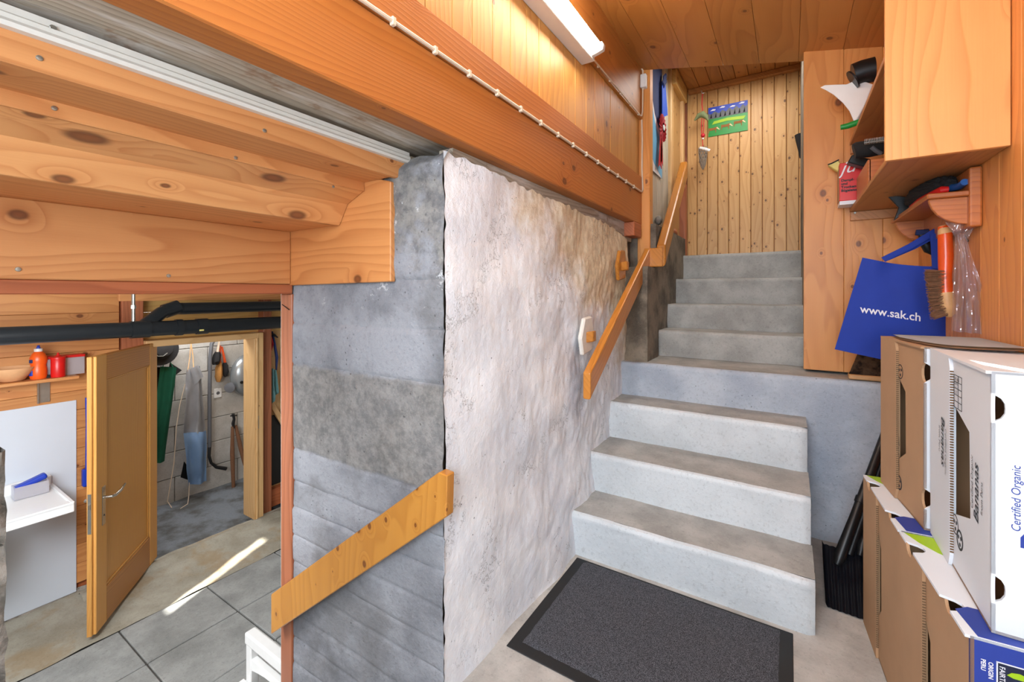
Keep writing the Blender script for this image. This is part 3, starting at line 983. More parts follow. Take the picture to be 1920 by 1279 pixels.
MB().box(XB - 0.14, XB - 0.0, 2.215, 2.29, LOW, 1.31).build('post', M['red_z'], bw, bev=0.004)
MB().box(XB - 0.14, XB - 0.06, 2.29, 2.9, LOW + 0.01, LOW + 0.18).build('sill_board', M['red_y'], bw, bev=0.004)
for k in range(4):
    MB().box(XB - 0.16, XB - 0.13, 2.29 + 0.15 * k, 2.438 + 0.15 * k, LOW, 1.31).build('upright_board', M['frame_z'], bw, bev=0.003)
MB().prism([P(u, v, x=XB - 0.10) for u, v in ((507, 748), (528, 782), (528, 800), (507, 766))], (0.03, 0, 0)).build('brace', M['frame_y'], bw, bev=0.003)
MB().box(XB - 0.128, XB - 0.11, 2.30, 2.6, LOW + 0.2, 0.04).build('dark_panel', M['black'], bw, bev=0.003)

# store room walls with blocks
sw = struct('wall_left', 'white block wall inside the store room', 'wall', (-5.3, 1.7, LOW))
MB().box(-5.36, -5.309, 0.7, 2.9, LOW - 0.1, 1.36).build('mortar', M['mortar'], sw)
r_ = 0
zz = LOW - 0.04
while zz < 1.3:
    yy = 0.7 - (0.3 if r_ % 2 else 0.0)
    while yy < 2.9:
        a, b = max(0.7, yy), min(2.9, yy + 0.6)
        if b - a > 0.03:
            MB().box(-5.31, -5.298 + random.uniform(-0.003, 0.003), a + 0.003, b - 0.003, zz + 0.003, min(1.34, zz + 0.257)).build('block', M['block'], sw, bev=0.004)
        yy += 0.6
    zz += 0.26
    r_ += 1
MB().box(-5.5, XB - 0.14, 0.60, 0.70, -1.0, 1.36).box(-5.5, XB - 0.16, 2.88, 2.95, -1.0, 1.36).build('side_wall', M['plaster'], sw)
MB().box(-5.297, -5.255, 1.0, 2.88, 0.84, 0.91).build('hanging_rail', M['red_y'], sw, bev=0.003)

# door frame and door
df = struct('door_1', 'pale pine door frame round the store room doorway', 'door frame', (XB, 1.7, LOW))
MB().box(XB - 0.11, XB + 0.022, 1.305, 1.375, LOW + 0.03, 0.835).build('jamb', M['frame_z'], df, bev=0.003)
MB().box(XB - 0.13, XB + 0.065, 2.095, 2.125, LOW + 0.02, 0.835).build('jamb', M['frame_z'], df, bev=0.003)
MB().box(XB + 0.055, XB + 0.078, 2.108, 2.126, LOW + 0.0, 0.84).build('jamb_bead', M['frame_z'], df, bev=0.004)
MB().box(XB - 0.03, XB + 0.066, 2.124, 2.178, LOW + 0.0, 0.885).build('casing', M['frame_z'], df, bev=0.004)
MB().box(XB - 0.11, XB + 0.066, 1.30, 2.124, 0.835, 0.885).build('head', M['frame_y'], df, bev=0.004)
MB().box(XB + 0.066, XB + 0.0685, 2.128, 2.134, 0.0, 0.12).build('strike_plate', M['metal'], df)

hx = P(289, 1045, z=LOW + 0.03)
lx = P(170, 1195, z=LOW + 0.03)
hx = V((hx.x, hx.y, LOW + 0.03))
da = (V((lx.x, lx.y, 0)) - V((hx.x, hx.y, 0)))
DW = da.length
da.normalize()
dn = V((0, 0, 1)).cross(da)       # faces the viewer side or away
if dn.dot(V((1, 0, 0))) < 0:
    dn = -dn
DH = 1.685
dr = thing('wooden_door', hx, 'varnished panelled wooden door standing open in the lower room', 'door')


def dbox(a0, a1, z0, z1, n0, n1, m=None):
    m = m or MB()
    c = hx + da * ((a0 + a1) / 2) + dn * ((n0 + n1) / 2) + V((0, 0, (z0 + z1) / 2))
    return m.obox(c, da, dn, (0, 0, 1), abs(a1 - a0) / 2, abs(n1 - n0) / 2, abs(z1 - z0) / 2)


T = 0.04
dbox(0, 0.12, 0, DH, -T / 2, T / 2).build('stile', M['door_z'], dr, bev=0.003)
dbox(DW - 0.13, DW - 0.015, 0, DH, -T / 2, T / 2).build('stile', M['door_z'], dr, bev=0.003)
dbox(DW - 0.015, DW, 0.0, DH, -T / 2, T / 2 - 0.015).build('rebate_edge', M['door_z'], dr, bev=0.002)
dbox(0.12, DW - 0.13, 0, 0.22, -T / 2, T / 2 - 0.001).build('rail', M['door_x'], dr, bev=0.003)
dbox(0.12, DW - 0.13, DH - 0.16, DH, -T / 2, T / 2 - 0.001).build('rail', M['door_x'], dr, bev=0.003)
dbox(0.118, DW - 0.128, 0.215, DH - 0.155, -0.008, 0.006).build('panel', M['door_z'], dr)
for a0, a1, z0, z1 in ((0.12, 0.135, 0.22, DH - 0.16), (DW - 0.145, DW - 0.13, 0.22, DH - 0.16), (0.12, DW - 0.13, 0.22, 0.235), (0.12, DW - 0.13, DH - 0.175, DH - 0.16)):
    dbox(a0, a1, z0, z1, 0.005, 0.014).build('bead', M['door_z'], dr, bev=0.003)
pl_ = dbox(DW - 0.105, DW - 0.07, 0.63, 0.87, T / 2, T / 2 + 0.006).build('lock_plate', M['chrome'], dr, bev=0.002)
c0 = hx + da * (DW - 0.088) + dn * (T / 2 + 0.006) + V((0, 0, 0.80))
MB().tube([c0, c0 + dn * 0.04, c0 + dn * 0.05 - da * 0.015, c0 + dn * 0.05 - da * 0.08 + V((0, 0, 0.004)), c0 + dn * 0.05 - da * 0.13 + V((0, 0, 0.025))], [0.009, 0.009, 0.009, 0.009, 0.006], 10).build('handle', M['chrome'], pl_, smooth=True)
c0b = hx + da * (DW - 0.088) + dn * (T / 2 + 0.0065) + V((0, 0, 0.69))
MB().tube([c0b, c0b + dn * 0.001], 0.006, 8).build('keyhole', M['black'], pl_)
c0 = hx + da * (DW - 0.085) - dn * (T / 2) + V((0, 0, 0.79))
MB().tube([c0, c0 - dn * 0.045, c0 - dn * 0.052 - da * 0.11], 0.009, 8).build('rear_handle', M['chrome'], dr, smooth=True)
lk = dbox(DW - 0.001, DW + 0.0025, 0.62, 0.86, -0.014, 0.003).build('lock_case', M['metal'], dr)
dbox(DW, DW + 0.010, 0.77, 0.80, -0.009, 0.0).build('latch', M['chrome'], lk)

# ---------------------------------------------------------------- rails
hr = thing('handrail', P(1105, 752, x=-0.79), 'orange wooden handrail on the white wall, cranked up along the upper steps', 'handrail')
RX = -0.80


def rail_seg(p, q, hgt, th, name, bevel=0.006):
    p, q = V(p), V(q)
    sidev = V((1, 0, 0)) if abs((q - p).x) < 0.05 else V((0, 1, 0))
    up_ = V((0, 0, hgt))
    pts = [p, q, q + up_, p + up_]
    return MB().prism([a - sidev * th / 2 for a in pts], sidev * th).build(name, M['rail'], hr, bev=bevel, segs=2)


pA = P(1106, 752, x=RX)
pB = P(1207, 520, x=RX)
pA = V((RX, 1.905, 0.752))
pB = V((RX, 2.945, 1.425))
rail_seg(pA, pB, 0.125, 0.038, 'lower_rail')
rail_seg((RX - 0.02, 2.95, 1.425), (-0.70, 2.95, 1.425), 0.125, 0.038, 'cranked_piece')
rail_seg((-0.712, 2.94, 1.425), (-0.728, 3.76, 2.19), 0.14, 0.06, 'upper_rail', 0.012)
for (u, v, m_, nm) in ((1160, 500, 'rail', 'bracket'), (1094, 632, 'whitepaint', 'bracket')):
    w0 = P(u, v, x=XW + 0.03)
    zr = 0.752 + (w0.y - 1.905) / 1.04 * 0.673 + 0.06
    pts = [w0 + V((0, a, b)) for a, b in ((-0.05, -0.085), (0.06, -0.07), (0.085, 0.02), (0.06, 0.10), (-0.03, 0.095), (-0.075, 0.0))]
    b_ = MB().prism(pts, (0.022, 0, 0)).build(nm, M[m_], hr, bev=0.006)
    if m_ == 'whitepaint':
        b_['label'] = 'white painted bracket'
    arm = V((RX - 0.012, w0.y + 0.02, w0.z + 0.005))
    MB().obox((w0 + V((0.02, 0, 0)) + arm) / 2, arm - w0 - V((0.02, 0, 0)), (0, 0, 1), (0, 1, 0), (arm - w0).length / 2 - 0.005, 0.026, 0.018).build('arm', M['rail'], b_, bev=0.004)

br = thing('handrail', P(670, 1100, y=YC - 0.05), 'plywood plank handrail sloping down across the bare concrete end', 'handrail')
YP = YC - 0.055
pts = [P(508, 1115, y=YP), P(508, 1190, y=YP), P(836, 970, y=YP), P(838, 892, y=YP), P(822, 886, y=YP)]
MB().prism(pts, (0, 0.035, 0)).build('plank', M['plank'], br, bev=0.003)
for u, v in ((600, 1085), (775, 965)):
    q = P(u, v, y=YP + 0.035)
    MB().box(q.x - 0.03, q.x + 0.03, YP + 0.034, YC + 0.002, q.z - 0.03, q.z + 0.03).build('spacer', M['plank'], br)

# ---------------------------------------------------------------- lamp and cables
lm = thing('fluorescent_batten', (-0.83, 1.4, 2.38), 'white fluorescent batten lamp, lit, high on the board wall', 'lamp')
MB().box(-0.866, -0.797, 0.74, 2.0, 2.377, 2.436).build('housing', M['lampgrey'], lm, bev=0.003)
tx, tz = -0.765, 2.418
MB().tube([(tx, 0.80, tz), (tx, 1.955, tz)], 0.019, 14).build('tube', M['tube'], lm, smooth=True)
for yy in (0.775, 1.957):
    e = MB()
    e.prism([(-0.80, yy, 2.385), (-0.765, yy, 2.392), (-0.74, yy, 2.40), (-0.736, yy, 2.425), (-0.745, yy, 2.44), (-0.80, yy, 2.435)], (0, 0.025, 0))
    e.build('lamp_holder', M['lampgrey'], lm, bev=0.002)


def clips(cab, pts, m, sz=0.011):
    first = None
    for p in pts:
        if first is None:
            first = MB().box(p[0] - 0.001, p[0] + 0.012, p[1] - sz * 0.6, p[1] + sz * 0.6, p[2] - sz, p[2] + sz).build('clip', m, cab, bev=0.002)
            first.location = (0, 0, 0)
            base = V(p)
        else:
            c = first.copy()
            c.location = V(p) - base
            COL.objects.link(c)


cb1 = thing('cable', (-0.844, 1.0, 1.93), 'long cream cable clipped along the orange beam', 'cable')
cx = -0.843
MB().tube([(cx, -0.6, 1.936), (cx, 2.93, 1.936), (cx, 2.965, 1.94), (cx + 0.002, 2.978, 1.955), (-0.846, 2.975, 2.1), (-0.843, 2.972, 2.3), (-0.846, 2.97, 2.43)], 0.0055, 8).build('wire', M['cable'], cb1, smooth=True)
clips(cb1, [(-0.849, y, 1.936) for y in [0.30 + 0.155 * i for i in range(17)]], M['cable'])
cb2 = thing('cable', (-0.846, 2.4, 2.43), 'short cream cable from the lamp to the white junction box', 'cable')
MB().tube([(-0.80, 1.99, 2.40), (-0.838, 2.04, 2.437), (-0.84, 2.9, 2.437), (-0.84, 2.945, 2.445), (-0.838, 2.96, 2.48), (-0.838, 2.967, 2.64)], 0.0045, 8).build('wire', M['cable'], cb2, smooth=True)
clips(cb2, [(-0.848, y, 2.437) for y in (2.16, 2.34, 2.52, 2.71, 2.88)], M['cable'], 0.008)
jb = thing('junction_box', (-0.84, 2.965, 2.64), 'small white junction box at the end of the upper wall', 'junction box')
MB().box(-0.85, -0.812, 2.945, 2.995, 2.64, 2.73).build('lid', M['white'], jb, bev=0.004)
MB().tube([(-0.838, 2.968, 2.728), (-0.838, 2.968, 2.76), (-0.846, 2.965, 2.78)], 0.0055, 8).build('wire', M['cable'], jb)

# ---------------------------------------------------------------- door mat
mt = thing('door_mat', (-0.41, 1.6, 0.0), 'dark grey speckled doormat with black rubber edge before the steps', 'mat')
mx0, mx1, my0, my1 = -0.845, 0.012, 1.288, 1.898
MB().box(mx0, mx1, my0, my1, 0.0, 0.004).build('rubber_edge', M['rubber'], mt, bev=0.002)
MB().grid(lambda a, b: V((mx0 + 0.038 + (mx1 - mx0 - 0.076) * a, my0 + 0.038 + (my1 - my0 - 0.044) * b, 0.008 + 0.001 * n3((a * 9, b * 9, 0), 5) - (0.005 if a in (0, 1) or b in (0, 1) else 0))), 40, 30).build('pile', M['carpet'], mt)
#PART2


# ---------------------------------------------------------------- lower room: pipes
def pv(dst, pts, r, n=12):
    return dst.tube(pts, r, n)


px_ = -3.6
pz = lambda y: 1.012 - 0.008 * (y - 1.2)
mp = thing('drain_pipe', (px_, 1.0, 0.96), 'thick black drain pipe with a branch under the ceiling of the lower room', 'pipe')
pv(MB(), [(px_, -1.08, pz(-1.08)), (px_, 2.88, pz(2.88))], 0.05, 20).build('main_pipe', M['pipe'], mp, smooth=True)
q0, q1 = P(262, 618, x=px_), P(318, 581, x=-3.66)
q2 = P(345, 578, x=-3.68)
pv(MB(), [(px_, q0.y, pz(q0.y)), (-3.655, q1.y - 0.05, q1.z - 0.02), (-3.668, q1.y + 0.02, q1.z + 0.008), (-3.68, q2.y, 1.14), (-3.68, 2.88, 1.142)], 0.043, 18).build('branch_pipe', M['pipe'], mp, smooth=True)
for u, ln in ((262, 0.05), (335, 0.02), (378, 0.035)):
    y_ = P(u, 615, x=px_).y
    pv(MB(), [(px_, y_ - ln, pz(y_)), (px_, y_ + ln, pz(y_))], 0.0565, 20).build('collar', M['pipe'], mp, smooth=True)
pv(MB(), [(-3.668, q1.y - 0.03, q1.z - 0.012), (-3.674, q1.y + 0.06, q1.z + 0.02)], 0.049, 18).build('collar', M['pipe'], mp, smooth=True)
yc_ = P(250, 615, x=px_).y
cl_ = pv(MB(), [(px_, yc_ - 0.012, pz(yc_)), (px_, yc_ + 0.012, pz(yc_))], 0.0555, 20).build('pipe_clamp', M['metal'], mp, smooth=True)
MB().tube([(px_, yc_, pz(yc_) + 0.05), (px_, yc_, 1.29)], 0.010, 10).tube([(px_, yc_, 1.15), (px_, yc_, 1.172)], 0.015, 6).build('threaded_rod', M['metal'], cl_)
ys_ = P(372, 625, x=px_).y
MB().box(px_ + 0.0495, px_ + 0.053, ys_ - 0.014, ys_ + 0.014, pz(ys_) - 0.03, pz(ys_) - 0.008).build('sticker', M['yellow'], mp)

# white wash corner
pn_ = MB().box(XB - 0.001, XB + 0.006, -1.05, 0.928, LOW + 0.02, 0.505).build('splash_panel', M['laminate'], bev=0.001)
tag(pn_, 'large white panel fixed to the board wall behind the sink', 'panel')
SZ = -0.034
sk = thing('laundry_sink', (-3.95, 0.2, SZ - 0.3), 'white ceramic utility sink at the left edge before the white panel', 'sink')
s_ = MB()
s_.panel([[(-0.75, 0), (0.81, 0), (0.81, 0.5), (-0.75, 0.5)], [(-0.6, 0.08), (0.45, 0.08), (0.52, 0.14), (0.52, 0.40), (0.45, 0.45), (-0.6, 0.45)]], (XB + 0.006, 0, SZ - 0.012), (0, 1, 0), (1, 0, 0), (0, 0, 0.012))
s_.box(XB + 0.45, XB + 0.506, -0.75, 0.81, SZ - 0.055, SZ + 0.006)
s_.box(XB + 0.006, XB + 0.5, 0.79, 0.812, SZ - 0.055, SZ + 0.008)
s_.build('rim', M['ceramic'], sk, bev=0.004)
MB().box(XB + 0.007, XB + 0.045, -0.75, 0.80, SZ, SZ + 0.07).build('back_ledge', M['ceramic'], sk, bev=0.006)
MB().prism([(XB + 0.505, 0.80 - 1.0, SZ - 0.02), (XB + 0.505, 0.80 - 1.0, SZ - 0.02), ] if False else [(XB + 0.03, -0.7, SZ - 0.05), (XB + 0.45, -0.7, SZ - 0.05), (XB + 0.42, -0.7, SZ - 0.34), (XB + 0.06, -0.7, SZ - 0.34)], (0, 1.22, 0)).build('bowl', M['ceramic'], sk, bev=0.02, segs=3)
MB().box(XB + 0.07, XB + 0.44, -0.68, 0.50, SZ - 0.05, SZ - 0.049).build('bowl_bottom', M['ceramic'], sk)
tb = P(57, 928, z=SZ + 0.002)
tu = thing('brush_tub', tb, 'small frosted tub with a blue brush on the sink ledge', 'tub')
w_ = 0.045
MB().panel([[(-0.075, -w_), (0.075, -w_), (0.075, w_), (-0.075, w_)], [(-0.070, -w_ + 0.005), (0.070, -w_ + 0.005), (0.070, w_ - 0.005), (-0.070, w_ - 0.005)]], tb + V((0, 0, 0.003)), (0, 1, 0), (1, 0, 0), (0, 0, 0.075)).box(tb.x - w_, tb.x + w_, tb.y - 0.075, tb.y + 0.075, tb.z + 0.001, tb.z + 0.004).build('tub', M['frost'], tu)
MB().obox(tb + V((0, 0.0, 0.08)), (0, 1, 0.35), (1, 0, 0), (0, -0.35, 1), 0.075, 0.026, 0.018).build('brush_body', M['blue'], tu, bev=0.012, segs=3)

SHZ = 0.70
sh = MB().box(XB - 0.002, XB + 0.2, -1.0, 0.90, SHZ - 0.02, SHZ).build('wall_shelf', M['base_y'], bev=0.003)
tag(sh, 'narrow wooden wall shelf with bottles above the white panel', 'shelf')
bk = P(83, 737, x=XB + 0.02)
bs_ = MB().box(XB - 0.001, XB + 0.006, bk.y - 0.03, bk.y + 0.03, bk.z - 0.065, SHZ - 0.02).box(XB + 0.006, XB + 0.03, bk.y - 0.032, bk.y - 0.026, bk.z - 0.065, SHZ - 0.02).build('shelf_bracket', M['metal'], bev=0.001)
tag(bs_, 'zinc metal bracket under the narrow wall shelf', 'bracket')


def onshelf(u, x):
    q = P(u, 710, x=x)
    return V((x, q.y, SHZ + 0.001))


b0 = onshelf(22, XB + 0.10)
bo = MB().lathe(b0, [(0.04, 0), (0.055, 0.004), (0.085, 0.045), (0.098, 0.07), (0.101, 0.083), (0.098, 0.084), (0.090, 0.07), (0.05, 0.015), (0.02, 0.012)], 28).build('bowl', M['terracotta'], smooth=True)
tag(bo, 'terracotta coloured bowl on the narrow wall shelf', 'bowl')
b0 = onshelf(72, XB + 0.12)
bt = thing('squeeze_bottle', b0, 'orange detergent bottle with white and blue cap on the wall shelf', 'bottle')
MB().lathe(b0, [(0.036, 0), (0.040, 0.01), (0.040, 0.06), (0.035, 0.085), (0.041, 0.11), (0.040, 0.135), (0.030, 0.16), (0.020, 0.172), (0.018, 0.176)], 24).build('body', M['orange'], bt, smooth=True)
MB().lathe(b0 + V((0, 0, 0.174)), [(0.020, 0), (0.020, 0.018), (0.012, 0.020)], 20).build('collar', M['white'], bt, smooth=True)
MB().lathe(b0 + V((0, 0, 0.193)), [(0.010, 0), (0.010, 0.008), (0.006, 0.010), (0.008, 0.018), (0.004, 0.021)], 16).build('cap', M['blue'], bt, smooth=True)
for dz, hh, nm, mm in ((0.03, 0.035, 'label', 'blue'), (0.105, 0.022, 'label', 'darkblue')):
    MB().obox(b0 + V((0.018, -0.036, dz + 0.01)), (0.9, 0.4, 0), (0.4, -0.9, 0), (0, 0, 1), 0.012, 0.003, hh / 2).build(nm, M[mm], bt, bev=0.002)
b0 = onshelf(121, XB + 0.07)
bx = thing('storage_box', b0, 'clear plastic box with red lid behind the red bottle', 'box')
MB().panel([[(-0.09, -0.04), (0.09, -0.04), (0.09, 0.04), (-0.09, 0.04)], [(-0.087, -0.037), (0.087, -0.037), (0.087, 0.037), (-0.087, 0.037)]], b0, (0, 1, 0), (1, 0, 0), (0, 0, 0.115)).build('tub', M['frost'], bx)
MB().box(b0.x - 0.043, b0.x + 0.043, b0.y - 0.094, b0.y + 0.094, b0.z + 0.115, b0.z + 0.132).build('lid', M['red'], bx, bev=0.003)
MB().box(b0.x - 0.033, b0.x + 0.033, b0.y - 0.08, b0.y + 0.08, b0.z + 0.002, b0.z + 0.022).build('contents', M['blackmatte'], bx, bev=0.006)
b0 = onshelf(109, XB + 0.145)
bt = thing('sauce_bottle', b0, 'red squeeze bottle with pointed cap on the wall shelf', 'bottle')
MB().lathe(b0, [(0.033, 0), (0.035, 0.005), (0.035, 0.115), (0.033, 0.118)], 24).build('body', M['red'], bt, smooth=True)
MB().lathe(b0 + V((0, 0, 0.118)), [(0.036, 0), (0.036, 0.012), (0.018, 0.018), (0.008, 0.026), (0.004, 0.042)], 20).build('cap', M['red'], bt, smooth=True)
b0 = onshelf(92, XB + 0.13)
o = MB().lathe(b0, [(0.014, 0), (0.016, 0.004), (0.016, 0.014), (0.010, 0.017)], 14).build('small_tin', M['blackmatte'], smooth=True)
tag(o, 'small dark tin between the orange and red bottles', 'tin')
b0 = P(165, 905, x=XB + 0.03)
hb = thing('hanging_brush', b0, 'blue long-handled brush hanging on the board wall behind the open door', 'brush')
MB().tube([b0 + V((0, 0, 0.0)), b0 + V((0, 0.0, 0.42)), b0 + V((0, 0, 0.60))], [0.016, 0.012, 0.016], 10).build('handle', M['blue'], hb, smooth=True)
MB().box(b0.x - 0.022, b0.x + 0.022, b0.y - 0.03, b0.y + 0.02, b0.z - 0.02, b0.z + 0.10).build('head', M['blue'], hb, bev=0.006)

# white chair
ch = thing('white_chair', (-2.0, 0.93, LOW), 'small white wooden chair, only its back showing beside the reddish post', 'chair')
zc_ = -0.40
cx0, cx1 = -2.235, -1.80
MB().box(cx0, cx1, 1.085, 1.137, zc_ - 0.055, zc_).build('top_rail', M['white'], ch, bev=0.008, segs=2)
for x in (cx0 + 0.004, cx1 - 0.05):
    MB().box(x, x + 0.045, 1.09, 1.13, LOW, zc_ - 0.05).build('leg', M['white'], ch, bev=0.005)
    MB().box(x, x + 0.045, 0.74, 0.785, LOW, LOW + 0.20).build('leg', M['white'], ch, bev=0.005)
zs = zc_ - 0.115
MB().prism([(cx0 + 0.045, 1.095, zs), (cx1 - 0.045, 1.095, zs), (cx1 - 0.045, 1.095, zs - 0.06)] + [(cx0 + 0.045 + (cx1 - cx0 - 0.09) * (1 - t), 1.095, zs - 0.06 + 0.025 * math.sin(PI * t)) for t in (0.1, 0.2, 0.35, 0.5, 0.65, 0.8, 0.9)] + [(cx0 + 0.045, 1.095, zs - 0.06)], (0, 0.03, 0)).build('lower_rail', M['white'], ch, bev=0.004)
MB().box(cx0 - 0.01, cx1 + 0.01, 0.72, 1.09, LOW + 0.20, LOW + 0.225).build('seat', M['white'], ch, bev=0.006)

# ---------------------------------------------------------------- store room things
XS = -5.2


def cloth(name, mat, parent, corners, t=0.006, nu=16, nv=24, amp=0.02, fr=9.0, seed=0.0, out=(1, 0, 0), belly=0.0):
    tl, tr, br_, bl = [V(c) for c in corners]
    o_ = V(out)

    def fn(a, b):
        p = (tl * (1 - a) + tr * a) * (1 - b) + (bl * (1 - a) + br_ * a) * b
        w = amp * (math.sin(a * fr + seed + 1.5 * b) * (0.3 + 0.7 * b) + 0.8 * n3((a * 2.5, b * 1.8, seed), 1.7))
        return p + o_ * (w + belly * math.sin(PI * a) * math.sin(PI * min(1, b + 0.15)))
    m = MB().grid(fn, nu, nv)
    m.solid(t)
    return m.build(name, mat, parent, smooth=True)


hc = P(303, 655, x=XS + 0.12)
ht = thing('felt_hat', hc, 'black brimmed hat hanging at the top left of the store room', 'hat')
MB().lathe(hc + V((-0.04, 0, 0)), [(0.155, 0), (0.16, 0.006), (0.10, 0.014), (0.09, 0.06), (0.075, 0.085), (0.03, 0.095)], 24, (1, 0.1, 0.15)).build('crown', M['blackmatte'], ht, smooth=True)
MB().tube([P(288, 660, x=XS + 0.19), P(296, 668, x=XS + 0.19), P(306, 668, x=XS + 0.19), P(314, 662, x=XS + 0.19)], 0.004, 6).build('hat_chain', M['metal'], ht)
ct = thing('dark_coat', P(300, 780, x=XS - 0.04), 'black coat hanging behind the green apron', 'coat')
cloth('body', M['blackmatte'], ct, [P(284, 688, x=XS - 0.03), P(330, 690, x=XS - 0.03), P(310, 820, x=XS - 0.03), P(276, 835, x=XS - 0.03)], amp=0.015, seed=2)
MB().prism([P(318, 680, x=XS - 0.02), P(340, 694, x=XS - 0.02), P(330, 702, x=XS - 0.02), P(316, 692, x=XS - 0.02)], (0.02, 0, 0)).build('collar', M['blackmatte'], ct, bev=0.004)
ga = thing('green_apron', P(305, 868, x=XS + 0.05), 'green work apron hanging in the store room', 'apron')
cloth('body', M['greencloth'], ga, [P(300, 687, x=XS + 0.05), P(331, 689, x=XS + 0.05), P(311, 866, x=XS + 0.05), P(278, 870, x=XS + 0.05)], amp=0.025, seed=0.7)
MB().tube([P(305, 690, x=XS + 0.05), P(312, 665, x=XS), P(325, 690, x=XS + 0.05)], 0.005, 6).build('strap', M['greencloth'], ga)
sa = thing('rubber_apron', P(365, 905, x=XS + 0.06), 'silver grey rubber apron with pale blue lower part hanging by thin straps', 'apron')
cloth('bib', M['silver'], sa, [P(349, 694, x=XS + 0.05), P(375, 686, x=XS + 0.05), P(388, 810, x=XS + 0.08), P(343, 815, x=XS + 0.08)], amp=0.03, seed=1.1, belly=0.04)
cloth('skirt', M['lightblue'], sa, [P(343, 812, x=XS + 0.08), P(388, 808, x=XS + 0.08), P(389, 903, x=XS + 0.07), P(352, 912, x=XS + 0.07)], amp=0.03, seed=1.4, belly=0.04)
cloth('folded_corner', M['silver'], sa, [P(356, 692, x=XS + 0.09), P(372, 684, x=XS + 0.09), P(381, 706, x=XS + 0.11), P(366, 721, x=XS + 0.11)], amp=0.006, seed=3, nu=6, nv=6)
for a, b in (((358, 642), (352, 696)), ((358, 642), (363, 690))):
    MB().tube([P(*a, x=XS - 0.03), P((a[0] + b[0]) / 2 + 1, (a[1] + b[1]) / 2, x=XS), P(*b, x=XS + 0.06)], 0.0045, 6).build('strap', M['tan'], sa)
MB().tube([P(347, 720, x=XS + 0.03), P(337, 760, x=XS + 0.02), P(331, 800, x=XS + 0.02), P(326, 870, x=XS + 0.01), P(314, 940, x=XS + 0.02), P(322, 952, x=XS + 0.05)], 0.004, 6).build('tie_cord', M['cable'], sa)
MB().tube([P(355, 905, x=XS + 0.06), P(354, 930, x=XS + 0.06), P(352, 945, x=XS + 0.08), P(338, 954, x=XS + 0.12)], 0.004, 6).build('tie_cord', M['cable'], sa)
cloth('underside_flap', M['blackmatte'], sa, [P(345, 865, x=XS + 0.03), P(356, 880, x=XS + 0.03), P(352, 900, x=XS + 0.03), P(338, 895, x=XS + 0.03)], amp=0.004, nu=5, nv=5)

vh = thing('vacuum_hose', P(395, 880, x=XS), 'long grey vacuum hose with black nozzle hanging on the block wall', 'hose')
MB().tube([P(404, 634, x=XS + 0.02), P(397, 645, x=XS + 0.03), P(394, 670, x=XS + 0.03), P(393, 740, x=XS + 0.03), P(393, 790, x=XS + 0.03), P(393, 838, x=XS + 0.03)], 0.018, 12).build('tube', M['greyplastic'], vh, smooth=True)
MB().tube([P(393, 838, x=XS + 0.03), P(392, 855, x=XS + 0.04), P(396, 868, x=XS + 0.05), P(406, 876, x=XS + 0.05), P(424, 879, x=XS + 0.05)], [0.016, 0.015, 0.014, 0.017, 0.02], 10).build('nozzle', M['black'], vh, smooth=True)


def hand_brush(u0, v0, u1, v1, u2, v2, w, hm, bm_, label, nm='hand_brush', off=0.0):
    a, b, c = P(u0, v0, x=XS + off), P(u1, v1, x=XS + off), P(u2, v2, x=XS + off)
    t = thing(nm, c, label, 'brush', 'brushes on the store room wall')
    MB().tube([a, (a + b) / 2, b], [0.009, 0.012, 0.014], 8).build('handle', M[hm], t, smooth=True)
    m = MB().tube([b, b * 0.75 + c * 0.25, b * 0.3 + c * 0.7, c], [w * 0.6, w, w * 1.05, w * 0.5], 10, flat=0.6)
    for v_ in m.bm.verts:
        v_.co += V((0, 1, 1)) * 0.012 * n3(v_.co, 60)
    m.build('bristles', M[bm_], t, smooth=True)


hand_brush(411, 640, 408, 660, 404, 684, 0.058, 'cable', 'blackmatte', 'black brush with pale handle, left of the brushes in the store room')
hand_brush(413, 648, 412, 680, 410, 716, 0.05, 'varn_orange', 'tanbristle', 'tan bristled brush hanging below the black one', off=-0.02)
hand_brush(416, 650, 422, 680, 423, 706, 0.045, 'varn_orange', 'blackmatte', 'black bristled brush hanging nearest the vacuum cleaner', off=-0.03)

so_ = thing('wall_socket', P(408.5, 737, x=-5.29), 'white wall socket on the store room blocks', 'socket')
q = P(408.5, 737, x=-5.29)
MB().box(-5.3, -5.285, q.y - 0.038, q.y + 0.038, q.z - 0.05, q.z + 0.05).build('plate', M['white'], so_, bev=0.003)
MB().lathe((-5.285, q.y, q.z), [(0.018, 0), (0.015, 0.002)], 14, (1, 0, 0)).build('outlet', M['greyplastic'], so_)

q = P(452, 705, x=XS)
vc = thing('vacuum_cleaner', q, 'silver canister vacuum cleaner hung on the store room wall', 'vacuum cleaner')
m = MB().ball(q + V((0, 0.05, 0)), 0.19, 0.5, 0.85, 1.25, 3)
m.build('body', M['vac'], vc, smooth=True)
w0 = P(433.5, 727, x=XS + 0.07)
MB().lathe(w0 + V((-0.02, 0, 0)), [(0.05, 0), (0.056, 0.012), (0.05, 0.03), (0.02, 0.034)], 18, (0.8, -0.6, 0)).build('wheel', M['greyplastic'], vc, smooth=True)
w0 = P(453, 717, x=XS + 0.085)
MB().lathe(w0, [(0.018, 0), (0.016, 0.008)], 14, (1, 0, 0)).build('inlet', M['black'], vc, smooth=True)

